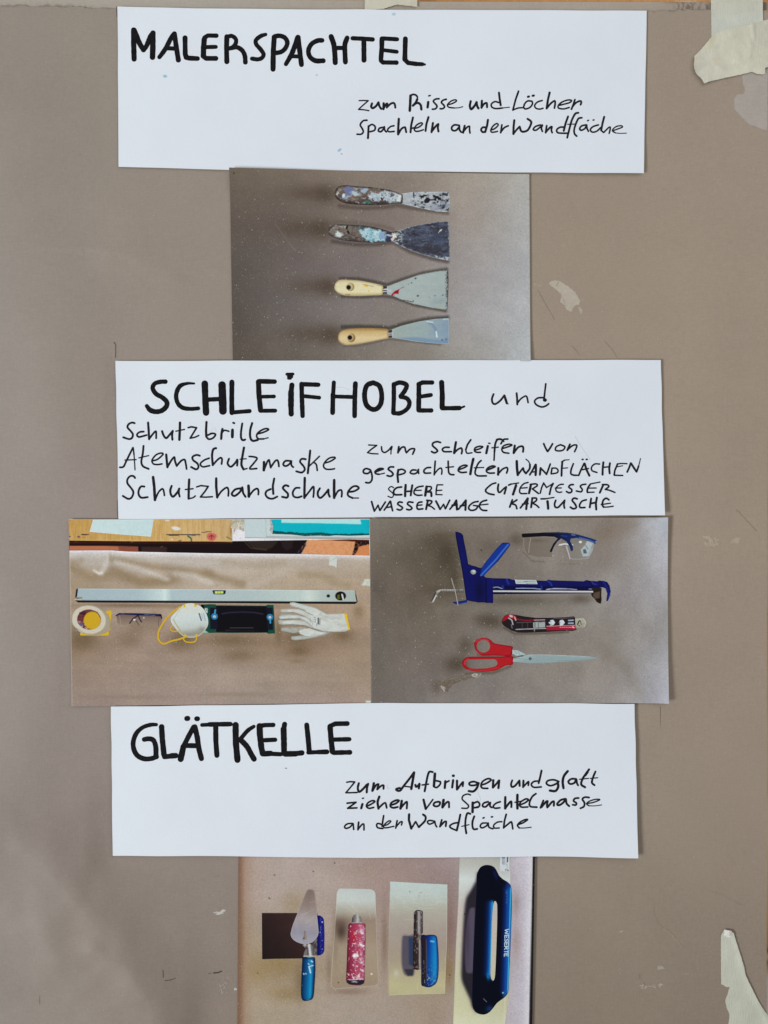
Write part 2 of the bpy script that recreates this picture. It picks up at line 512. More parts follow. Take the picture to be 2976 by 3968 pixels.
def top_edge(x):        # the torn upper edge of the kraft sheet
    e = np.interp(x, [-400, 0, 120, 260, 330, 400, 470, 800, 1300, 2000, 2500, 2700, 2976, 3200], [20, 21, 23, 24, 30, 30, 32, 44, 52, 55, 44, 38, 37, 36])
    return e + (fbm(x/6.0, x*0, 5)-0.5)*7 + (vnoise(x/40., x*0, 3)-.5)*6
def paint_backing(p):
    p.grid(0, 2976, -10, 60, [[(160, 152, 142), (163, 155, 146), (160, 150, 140), (162, 150, 140), (150, 138, 126)],
                              [(152, 144, 134), (158, 150, 142), (156, 146, 136), (158, 147, 136), (138, 124, 112)]])
    x, y = p.P.T
    d = top_edge(x) - y
    near = sstep(16, 0, d)
    dens = sstep(0.44, 0.6, vnoise(x/90., 0*x, 11)) 
    p.mix((104, 92, 80), 0.75*near*dens*sstep(0.40, 0.62, fbm(x/7, y/4, 2)))
    # wide scraped area on the right
    m = sstep(2600, 2640, x)*sstep(2800, 2740, x) * sstep(-2, 8, y)
    p.mix((146, 134, 122), m*0.6)
    p.mix((100, 85, 72), m*0.75*sstep(0.42, 0.6, fbm(x/2.6, y/18, 9)))
    p.mix((112, 96, 84), sstep(2950, 2960, x)*0.9)
    p.blob(2610, 0, 40, 10, (120, 84, 52), 0.8)
    return p
def wav_back(P):
    P = P.copy(); top = np.interp(P[:, 0], [0, 1430, 1480, 2976], [-9, -2, 3, 5.5])
    t = (P[:, 1]+12)/82; P[:, 1] = top + t*(72-top); return P
flat_grid('backing_board', -400, 2974, -12, 70, 6, -0.0016, KRAFT, paint_backing, None, parent=board, origin=O_B, wav=wav_back)

def right_edge(y): return 2979 - 10.0*np.clip(y, 0, 4400)/3968 + (vnoise(y/90., y*0, 8)-.5)*2
def kraft_h(P):
    x, y = P.T
    h = (fbm(x/420, y/420, 4)-.5)*0.0016 + (fbm(x/1300, y/1300, 14)-.5)*0.003
    # long soft fold low on the left
    ln = np.array([[-300, 3120], [30, 3238], [160, 3300], [300, 3455], [430, 3610], [540, 3760], [600, 3860], [640, 4100]], float)
    d = segdist(P, ln)
    d = np.sqrt(d*d + 34.0**2) - 22
    yl = np.interp(x, ln[:, 0], ln[:, 1]); below = y > yl
    fade = sstep(900, 700, x)
    wob = 0.8 + 0.6*fbm(x/260, y/260, 21)
    h = h + fade*wob*np.where(below, 0.0125*np.clip(1-d/620, 0, 1), 0.0125*np.exp(-(d/155)**1.35))
    ln2 = np.array([[180, 3560], [200, 3640], [230, 3700]], float)
    h = h + 0.0016*np.exp(-(segdist(P, ln2)/50)**2)
    ln3 = np.array([[380, 3660], [520, 3740], [560, 3830]], float)
    h = h + 0.0018*np.exp(-(segdist(P, ln3)/42)**2)
    ln4 = np.array([[-100, 3900], [200, 3880], [500, 3870], [760, 3900]], float)
    h = h - 0.0012*np.exp(-(segdist(P, ln4)/70)**2)
    # dent on the left, under the first sign
    ln5 = np.array([[430, 975], [480, 980], [560, 1020], [660, 1060]], float)
    d5 = segdist(P, ln5); up = y < np.interp(x, ln5[:, 0], ln5[:, 1])
    h = h + np.where(up, 0.0022*np.exp(-(d5/170)**1.4), 0.0022*np.exp(-(d5/60)**1.6))
    ln6 = np.array([[60, 500], [150, 1100], [230, 1700]], float)
    h = h + 0.0045*np.exp(-(segdist(P, ln6)/200)**2)
    h = h + 0.0018*np.exp(-(segdist(P, np.array([[-200, 2050], [20, 2250], [110, 2600], [100, 3000]], float))/130)**2)
    h = h + 0.0016*np.exp(-(segdist(P, np.array([[2760, 700], [2820, 1500], [2740, 2300]], float))/150)**2)
    h = h + 0.0022*np.exp(-(segdist(P, np.array([[2250, 3400], [2500, 3560], [2640, 3960]], float))/150)**2)
    # keep flat under the pasted sheets
    def box(x0, x1, y0, y1, m):
        return sstep(x0-m, x0+20, x)*sstep(x1+m, x1-20, x)*sstep(y0-m, y0+20, y)*sstep(y1+m, y1-20, y)
    k = np.maximum.reduce([box(455, 2500, 30, 665, 90), box(893, 2052, 660, 1400, 60), box(452, 2570, 1396, 2010, 60), box(270, 2585, 2010, 2730, 60), box(435, 2467, 2730, 3320, 110), box(922, 2060, 3310, 4200, 60)])
    return h*(1-k) - 0.0002
def paint_kraft(p):
    p.grid(0, 2976, 0, 3968, [  # greyer left and darker bottom: sheen and light falloff put into the colour
        [(143, 134, 123), (144, 135, 123), (147, 136, 123), (149, 136, 121), (150, 137, 122)],
        [(144, 136, 126), (146, 135, 123), (148, 136, 121), (151, 138, 121), (152, 139, 122)],
        [(146, 137, 129), (146, 134, 124), (148, 135, 121), (153, 139, 123), (153, 139, 122)],
        [(142, 132, 124), (142, 131, 121), (146, 134, 121), (150, 138, 123), (149, 136, 121)],
        [(137, 128, 118), (137, 125, 114), (138, 126, 113), (134, 122, 107), (134, 121, 107)]])
    x, y = p.P.T
    p.c *= (0.980, 0.968, 0.984)
    # worn darker strip beside the torn patch, small rubbed areas
    p.mix((108, 92, 80), 0.45*sstep(6, 0, y - top_edge(x))*sstep(.45, .6, fbm(x/9, y/5, 6)))
    return p
def wav_kraft(P):
    P = P.copy(); x, y = P[:, 0].copy(), P[:, 1].copy()
    t = (y - 0)/4300
    te = top_edge(x); P[:, 1] = te + t*(4300-te)
    u = (x+400)/3376; P[:, 0] = -400 + u*(right_edge(y)+400)
    return P
flat_grid('kraft_paper', -400, 2976, 0, 4300, 8, 0.0, KRAFT, paint_kraft, None, parent=board, hfun=kraft_h, origin=O_B, wav=wav_kraft)

def on_board(name, outers, col, mat=None, off=0.00012, sp=4, smooth=False, label=None):
    if not isinstance(outers, list): outers = [outers]
    if smooth: outers = [cat(q, True, 5) for q in outers]
    P, F = tri_fill(outers, (), sp); F = face_front(P, F)
    c = alb(col(Paint(P)).c) if callable(col) else np.tile(alb(col), (len(P), 1))
    o = mesh_obj(name, wp(P, kraft_h(P)+off, O_B), F, mat or KRAFT, board, c)
    if label: o['label'] = label
    return o
def ragged(poly, amp, seed, step=4):
    """an outline torn unevenly"""
    out = []; rg = np.random.RandomState(seed); n = len(poly)
    for i in range(n):
        a = poly[i]; b = poly[(i+1) % n]; m = max(1, int(np.hypot(*(b-a))/step))
        for k in range(m): out.append(a+(b-a)*k/m + (rg.rand(2)-.5)*amp)
    return np.array(out)
# where tape tore the surface off at the right edge
tp = A('1110,1000 1105,1180 1145,1290 1120,1350 1030,1360 985,1420 990,1550 1060,1640 1200,1780 1400,1850 1464,1862 1464,900 1400,930', (2576, 0), 3.6875)
on_board('torn_patch', ragged(tp, 3, 1), lambda p: Paint(p.P, (160, 151, 144)).mott(60, 60, .03, 3), label='pale violet grey patch where tape tore the surface at the top right')
tp = A('1210,1300 1250,1265 1330,1275 1420,1330 1500,1400 1550,1480 1545,1530 1500,1540 1470,1590 1440,1615 1410,1590 1380,1540 1330,1500 1350,1440 1300,1380 1250,1340', (1700, 640), 2.835)
def pt_patch(p):
    p = Paint(p.P, (172, 162, 149)).mott(12, 12, .05, 5)
    p.line(A('1250,1345 1330,1400 1360,1450 1385,1520', (1700, 640), 2.835), 1.5, (128, 114, 100), .8)
    p.line(A('1290,1330 1320,1280', (1700, 640), 2.835), 3, (140, 128, 114), .9)
    return p
on_board('torn_patch', ragged(tp, 5, 2, 3), pt_patch, sp=3, label='pale peeled flake beside the first photo print')
tp = A('1530,1555 1560,1560 1580,1600 1570,1640 1550,1620', (1700, 640), 2.835)
on_board('torn_patch', ragged(tp, 4, 3, 3), (166, 155, 142), sp=3)
def scuff(x0, x1, y0, y1, n, col, seed, ll=(3, 10), tilt=0.0, name='scuff_mark', wd=(1.2, 2.6), label=None):
    rg = random.Random(seed); st = []
    for _ in range(n):
        x = rg.uniform(x0, x1); y = rg.uniform(y0, y1); L = rg.uniform(*ll); a = tilt + rg.uniform(-.5, .5)
        w = rg.uniform(*wd)
        st.append(np.array([[x, y, w], [x+L*math.cos(a), y+L*math.sin(a), w*rg.uniform(.5, 1)]]))
    P, F = strokes_mesh(st, seed); F = face_front(P, F)
    mt = mat_plain('mark_%d' % seed, col, .8, .2, .08, 300)
    o = mesh_obj(name, wp(P, kraft_h(P)+0.00016, O_B), F, mt, board); o['kind'] = 'stuff'
    if label: o['label'] = label
    return o
def smear(x0, x1, y0, y1, n, col, seed, size=(5, 12), asp=.45, rot=0.0, label=None):
    rg = random.Random(seed); outs = []
    for _ in range(n):
        cx, cy, r = rg.uniform(x0, x1), rg.uniform(y0, y1), rg.uniform(*size); m = 11; pl_ = []
        for k in range(m):
            a = 6.283*k/m; q = r*rg.uniform(.35, 1.15); u, v = q*math.cos(a), q*asp*math.sin(a)
            pl_.append((cx+u*math.cos(rot)-v*math.sin(rot), cy+u*math.sin(rot)+v*math.cos(rot)))
        outs.append(np.array(pl_))
    P, F = tri_fill(outs, (), 3.0); F = face_front(P, F)
    c = alb(Paint(P, col).mott(6, 6, .06, seed).c)
    o = mesh_obj('scuff_mark', wp(P, kraft_h(P)+0.00014, O_B), F, KRAFT, board, c); o['kind'] = 'stuff'
    if label: o['label'] = label
    return o
scuff(2063, 2100, 1098, 1108, 9, (176, 165, 148), 31, (2, 7))
scuff(2200, 2275, 1252, 1260, 10, (170, 158, 142), 32, (2, 7))
scuff(214, 288, 218, 236, 26, (160, 150, 139), 33, (2, 7), wd=(.8, 1.6))
scuff(832, 866, 1262, 1350, 22, (163, 152, 140), 34, (2, 8), wd=(.8, 1.6))
smear(826, 874, 3526, 3541, 11, (184, 180, 174), 35, (6, 15), .4, -.25, 'white paint smear left of the last photo print')
smear(848, 886, 3788, 3844, 20, (158, 152, 143), 36, (3, 7), .5, 1.2)
smear(909, 913, 3829, 3841, 4, (190, 186, 180), 37, (4, 6), .8)
smear(2548, 2568, 3740, 3755, 9, (154, 146, 133), 38, (5, 11), .7)
smear(2480, 2568, 3812, 3830, 18, (164, 154, 141), 39, (3, 8), .4)
smear(2546, 2566, 3800, 3826, 8, (172, 163, 151), 40, (3, 6), .5, 1.2)
scuff(2634, 2668, 3769, 3773, 6, (160, 150, 136), 41, (5, 10), 0, wd=(1, 2))
scuff(2395, 2404, 3752, 3778, 8, (158, 148, 136), 42, (4, 9), 1.2, wd=(1, 1.8))
scuff(2398, 2412, 3606, 3612, 3, (176, 166, 150), 43, (7, 12), -.4, wd=(1.4, 2))
smear(2735, 2785, 2082, 2116, 16, (160, 146, 131), 44, (8, 18), .6, .6, 'faint rubbed patch right of the second sign')
smear(2832, 2866, 2084, 2104, 12, (160, 146, 131), 45, (7, 15), .6, -.3)
smear(2724, 2738, 2072, 2090, 6, (176, 163, 148), 46, (3, 7), .5, .8)
def mark(name, txt, o, k, col, seed, label=None):
    mt = mat_plain('mark_%d' % seed, col, .6, .2, .15, 500)
    for st in parse_strokes(txt, o, k):
        P, F = strokes_mesh([st], seed); F = face_front(P, F)
        ob = mesh_obj(name, wp(P, kraft_h(P)+0.00018, O_B), F, mt, board)
        if label: ob['label'] = label; label = None
mark('pencil_mark', 'w3.5 L 444,1328,5 449,1336 449,1358 448,1386', (0, 0), 1, (98, 88, 84), 51, 'short dark vertical stroke above the second sign')
mark('pencil_mark', 'w1.6 L 2559,2738 2560,2770 2559,2812,1', (0, 0), 1, (112, 92, 76), 52, 'thin vertical line below the right photo print')
mark('pencil_mark', 'w1.8 L 454,1940 455,2004', (0, 0), 1, (110, 96, 86), 53)
mark('pencil_mark', 'w1.8 L 452,26,4 452,40,3 453,66', (0, 0), 1, (96, 84, 76), 54)
mark('scratch', 'w5 829,3768 845,3767 859,3762; w2 648,3781 670,3780 687,3775; w1.5 808,3770 820,3768; w2 640,3742 642,3768', (0, 0), 1, (62, 66, 58), 55, 'small dark green black strokes left of the last print')
mark('scratch', 'w1.6 2850,1975 2866,1988 2890,2015,1.2 2931,2057,1.8', (0, 0), 1, (132, 117, 101), 56, 'thin diagonal scratch right of the second sign')
mark('scratch', 'w1.4 2215,1340 2235,1362 2246,1378; w1.2 2340,1320 2370,1352 2392,1386; w1.2 2085,1125 2115,1180 2150,1240', (0, 0), 1, (134, 120, 105), 57)
mark('scratch', 'w4 2531,3490 2534,3540 2552,3580 2590,3612,9 2620,3640,9 2638,3668,8', (0, 0), 1, (141, 128, 113), 58, 'faint pale curved streak low on the right')
mark('scratch', 'w1.5 159,3850 158,3885; w1.4 832,3396 850,3394; w1.6 2477,3772 2478,3792; w5 2495,3808 2496,3814', (0, 0), 1, (118, 106, 96), 59)
mark('scratch', 'w1.3 2720,3440 2760,3452 2800,3470 2880,3510', (0, 0), 1, (150, 137, 121), 60)
# ------------------------------------------------------------------ the three hand-lettered signs
def letters(sheet, o, specs, mat=None, seed=0):
    global WG
    WG = 1.06
    for i, sp_ in enumerate(specs):
        nm, txt = sp_[:2]
        sheet.ink('letter', parse_strokes(txt, o if len(sp_) < 3 else sp_[2]), mat or INK, seed=seed+i)
def words(sheet, specs, mat=None):
    global WG
    WG = 1.30
    for i, (word, o, txt) in enumerate(specs):
        parts = []
        if isinstance(txt, str): parts = parse_strokes(txt, o)
        else:
            for oo, t in txt: parts += parse_strokes(t, oo)
        sheet.ink('word', parts, mat or INK_THIN, seed=i+100, label='thin handwritten word "%s"' % word)
def corner(P, x, y, rx, ry, H):
    return H*np.exp(-((P[:, 0]-x)/rx)**2 - ((P[:, 1]-y)/ry)**2)

def wob(amp, seed):
    def f(P, u, v):
        P = P.copy()
        e = (np.exp(-v/.02)+np.exp(-(1-v)/.02))
        P[:, 1] += (vnoise(u*14, 0*u, seed)-.5)*amp*np.minimum(e, 1)
        e = (np.exp(-u/.02)+np.exp(-(1-u)/.02))
        P[:, 0] += (vnoise(v*7, 0*v, seed+5)-.5)*amp*np.minimum(e, 1)
        return P
    return f
def bend1(P):
    return 0.0002 + corner(P, 2510, 690, 260, 160, .0012) + .0016*fbm(P[:, 0]/330, P[:, 1]/240, 3)
def wav1(P, u, v):
    P = wob(2.0, 2)(P, u, v); x = P[:, 0]
    P[:, 1] += (1-v)*np.interp(x, [457, 760, 1200, 2505], [0, 5.5, 6, 0]) + v*np.interp(x, [461, 890, 1300, 2492], [0, 7, 4, 0])
    return P
S1 = Sheet('handwritten_sign', [(457, 28), (2505, 44), (2492, 675), (461, 648)], 0.0005, 0.0002, WHITE, 14, bend1, None,
    'long white paper sign headed MALERSPACHTEL in thick black marker', 'sign', 'white hand-lettered paper signs', wav1)
oA, oB, oC = (490, 90), (1020, 90), (1360, 90)
letters(S1, oA, [
 ('M', 'w60 L 87,86 89,250 94,426; w58 92,88 120,150 158,245 203,318; w56 203,318 240,270 280,170 316,122; w62 L 313,124 312,280 308,406'),
 ('A', 'w46 388,405 w54 430,350 475,280 520,190 558,136; w56 L 562,134 585,290 608,438; w48 L 475,302 560,306'),
 ('L', 'w56 L 686,182 688,370 700,408; w54 L 700,408 735,416 830,420'),
 ('E', 'w50 L 1048,154 950,153 912,178 905,210; w62 L 908,200 900,320 898,390; w54 L 900,395 930,418 1042,418; w46 L 925,288 1042,284'),
 ('R', 'w56 L 1170,165 1166,300 1170,455; w48 1172,168 1225,156 1272,190 1274,240 1240,285 1188,306; w52 1215,298 1285,288 1345,322 1378,385 1385,462'),
 ('S', 'w40 1620,140 w48 1565,158 1508,205 1512,255 1560,310 1596,368 1578,410 1530,428 1462,420')], seed=1)
letters(S1, oB, [
 ('P', 'w58 L 130,170 118,350 116,542; w52 138,160 200,156 258,182 282,240 255,305 205,343 130,356'),
 ('A', 'w48 266,482 w56 330,370 370,270 403,172; w56 L 408,172 422,300 446,490; w44 L 340,392 425,396'),
 ('C', 'w54 686,210 635,212 565,250 527,325 545,400 w56 610,445 698,446'),
 ('H', 'w58 790,165 822,260 834,370 838,468; w56 976,182 950,260 952,380 956,462; w48 L 838,298 950,298'),
 ('T', 'w50 L 1040,186 1160,192 1272,200; w56 L 1170,200 1172,440'),
 ('E', 'w48 L 1556,197 1385,188; w54 L 1380,192 1378,300 1368,430; w50 L 1368,445 1392,466 1548,468; w44 L 1400,324 1552,342')], seed=10)
letters(S1, oC, [('L', 'w56 L 632,190 629,300 626,430; w52 L 626,430 662,470 760,482; w46 L 760,482 830,484; w26 L 830,484 858,487')], seed=20)
oD, oE = (1370, 340), (1900, 340)
words(S1, [
 ('zum', oD, 'w13 L 66,160 118,158 172,160; L 172,160 112,212 58,262; L 58,262 120,266 178,276; w21 215,192 205,228 222,248 262,222 288,182; 290,180 300,222 322,255; w22 350,190 347,258; w19 350,250 375,205 392,192 387,240; 388,236 430,196 468,186 482,212 485,240'),
 ('Risse', oD, 'w25 L 662,100 658,190 653,275; w18 662,98 695,85 728,96 742,118; w22 740,140 722,182 690,216; 692,212 740,184 778,206 788,262; w24 L 867,175 860,236; w15 L 874,102 890,98; w17 992,136 952,140 926,166 955,200 970,226 950,254 915,258; 1076,142 1036,155 1020,180 1050,212 1055,236 1032,252 1006,252; w14 1092,206 1150,190 1196,162 1180,148 1130,165 1090,206 1106,234 1170,243; w10 1170,243 1225,240 1268,228'),
 ('und', oD, [(oD, 'w22 1360,165 1350,220 1365,258 1400,225 1430,178; 1426,176 1435,220 1450,248; w22 L 1490,160 1486,240; w20 1486,238 1515,197 1545,186 1550,235'), (oE, 'w16 100,182 50,170 10,198 14,232 60,251 140,244; w10 140,244 220,235; w20 L 98,66 105,130 118,212')]),
 ('Löcher', oE, 'w18 L 325,50 290,150 260,268; w15 260,268 318,245 382,240; w16 480,165 430,163 395,198 386,240 410,255 460,235 488,192 480,165; w20 L 434,115 446,111; L 488,103 502,100; w15 600,157 545,175 512,215 530,248 575,256 610,246; w21 L 686,65 666,150 652,248; w18 654,246 700,190 744,160 750,190 742,245; w15 792,214 850,200 920,180 942,156 900,150 830,175 786,215 790,245 850,254 915,237; w18 980,146 962,200 940,256; 950,230 988,185 1040,160 1055,172 1046,204'),
 ('Spachteln', oD, 'w17 156,387 112,393 78,440 100,480 114,520 90,548 42,549; w20 L 175,455 172,520 168,594; w17 176,460 212,435 250,458 245,502 192,520; 345,468 300,480 288,510 318,520 350,485 358,462; 358,465 362,500 382,522; w16 470,450 430,460 396,495 410,520 472,516; w22 L 526,370 520,460 518,550; w19 520,545 560,482 598,468 606,498 612,525; w20 L 690,354 670,440 662,526; w15 668,482 712,470; 708,482 760,465 800,430 786,415 735,440 704,486 722,514 770,510 810,496; w20 L 870,350 846,430 836,510; w20 L 922,418 905,525; 905,520 950,460 984,430 978,470 986,515'),
 ('an', oD, 'w18 1228,445 1170,440 1138,472 1150,503 1190,503 1230,460; 1228,452 1232,500 1252,524; w20 L 1290,450 1272,530; w17 1272,520 1320,465 1346,456 1346,490 1352,534'),
 ('der', oD, [(oD, 'w21 L 1560,382 1550,450 1528,522; w19 1545,470 1500,468 1480,498 1500,524 1530,518'), (oE, 'w15 10,498 50,482 90,442 72,424 32,450 4,496 12,524 60,520 82,514; w17 L 132,440 118,530; 120,522 160,472 206,450')]),
 ('Wandfläche', oE, 'w21 L 276,386 268,460 266,545; w18 268,540 308,490 338,458; w20 340,462 350,500 372,520 430,502 466,440 470,400 430,370; w16 578,440 520,460 495,494 528,502 580,462 600,440; w17 602,445 590,480 602,515; w18 L 652,450 640,530; 642,524 690,470 712,460 706,500 716,530; w17 860,466 810,466 770,494 776,528 830,536 888,536; w20 L 900,342 872,420 850,508; w19 1020,298 985,308 950,370 930,430 890,588; w11 L 895,432 975,430; w18 1060,356 1020,366 986,440 970,500 976,545 1000,570; w17 1106,440 1060,450 1035,480 1050,503 1095,482 1116,440; 1116,445 1120,480 1136,514; w16 1252,440 1190,460 1158,495 1180,524 1232,514 1280,470; w19 L 1320,345 1300,420 1284,505; w15 1284,505 1312,530; 1312,530 1370,472 1390,466 1386,500 1376,540; w15 L 1128,390 1138,386; L 1191,383 1201,381; w13 1422,508 1470,490 1530,466 1522,450 1470,455 1428,482 1414,510 1450,534; w9 1450,534 1500,539 1576,537'),
])
def dot(sheet, x, y, rx, ry, col, rot=0):
    a = np.linspace(0, 2*math.pi, 16)[:-1]; r = math.radians(rot)
    q = np.stack([x + rx*np.cos(a)*math.cos(r) - ry*np.sin(a)*math.sin(r), y + rx*np.cos(a)*math.sin(r) + ry*np.sin(a)*math.cos(r)], 1)
    return sheet.part('paint_speck', q, col, PRINT, off=.00004, sp=3)
dot(S1, 641, 298, 8, 6, (150, 186, 208), 10)
dot(S1, 1316, 584, 9, 5, (150, 184, 208), -35)
dot(S1, 1526, 58, 8, 6, (172, 196, 214))
dot(S1, 1228, 294, 5, 4, (190, 196, 206))
dot(S1, 1324, 599, 4, 1.6, (120, 120, 126), 25)

def bend2(P):
    return 0.0002 + corner(P, 2580, 2010, 190, 170, .0042) + .0014*fbm(P[:, 0]/330, P[:, 1]/240, 8)
S2 = Sheet('handwritten_sign', [(450, 1400), (2559, 1396), (2571, 1996), (462, 2012)], 0.0012, 0.0002, WHITE, 14, bend2, None,
    'long white paper sign headed SCHLEIFHOBEL und with lists of protective gear', 'sign', 'white hand-lettered paper signs', wob(2.4, 7))
oF, oG, oH = (540, 1430), (1060, 1430), (1590, 1430)
letters(S2, oF, [
 ('S', 'w50 308,150 250,152 185,172 160,225 w54 198,290 270,332 324,385 w56 318,440 262,488 190,498 130,478 w44 92,432'),
 ('C', 'w24 642,172 w34 560,172 w50 475,205 434,300 450,395 508,452 w46 600,466 w44 690,460'),
 ('H', 'w72 L 766,175 772,350 780,510; w86 L 966,190 972,350 976,490; w50 L 815,358 930,352; w30 L 762,520 790,528; w34 L 960,505 975,508'),
 ('L', 'w56 L 1080,155 1078,350 1080,510; w46 L 1085,508 1180,500 1285,492'),
 ('E', 'w54 L 1575,150 1395,146; w58 L 1388,152 1394,300 1412,480; w42 L 1430,325 1568,322; w46 L 1412,488 1582,487')], seed=30)
letters(S2, oG, [
 ('I', 'w34 L 158,64 228,62; w40 L 178,92 210,92; w30 L 175,112 200,112; w58 L 216,190 208,260; w66 L 206,270 205,430; w58 L 205,430 208,525'),
 ('F', 'w50 L 335,180 522,186; w52 L 328,178 332,350 340,548; w44 L 355,318 532,336'),
 ('H', 'w46 L 702,160 694,300; w54 L 692,300 688,510; w54 L 952,172 945,330 943,548; w44 L 715,322 920,328'),
 ('O', 'w56 1156,162 1085,195 1058,300 1078,415 1140,468 1200,464 1248,400 1256,290 1228,198 1160,162'),
 ('B', 'w50 L 1398,180 1398,350 1392,510; w52 1400,182 1470,160 1545,188 1528,250 1478,318; w50 1480,325 1550,345 1580,400 1550,468 1470,516 1396,514')], seed=40)
letters(S2, oH, [
 ('E', 'w50 L 252,160 140,160 100,178; w54 L 98,180 98,300 96,480; w50 L 100,484 242,484; w46 L 112,324 238,305'),
 ('L', 'w58 L 362,160 370,300 368,450; w50 L 368,458 480,458; w52 L 480,458 570,456; w24 L 570,460 625,438'),
 ], seed=50)
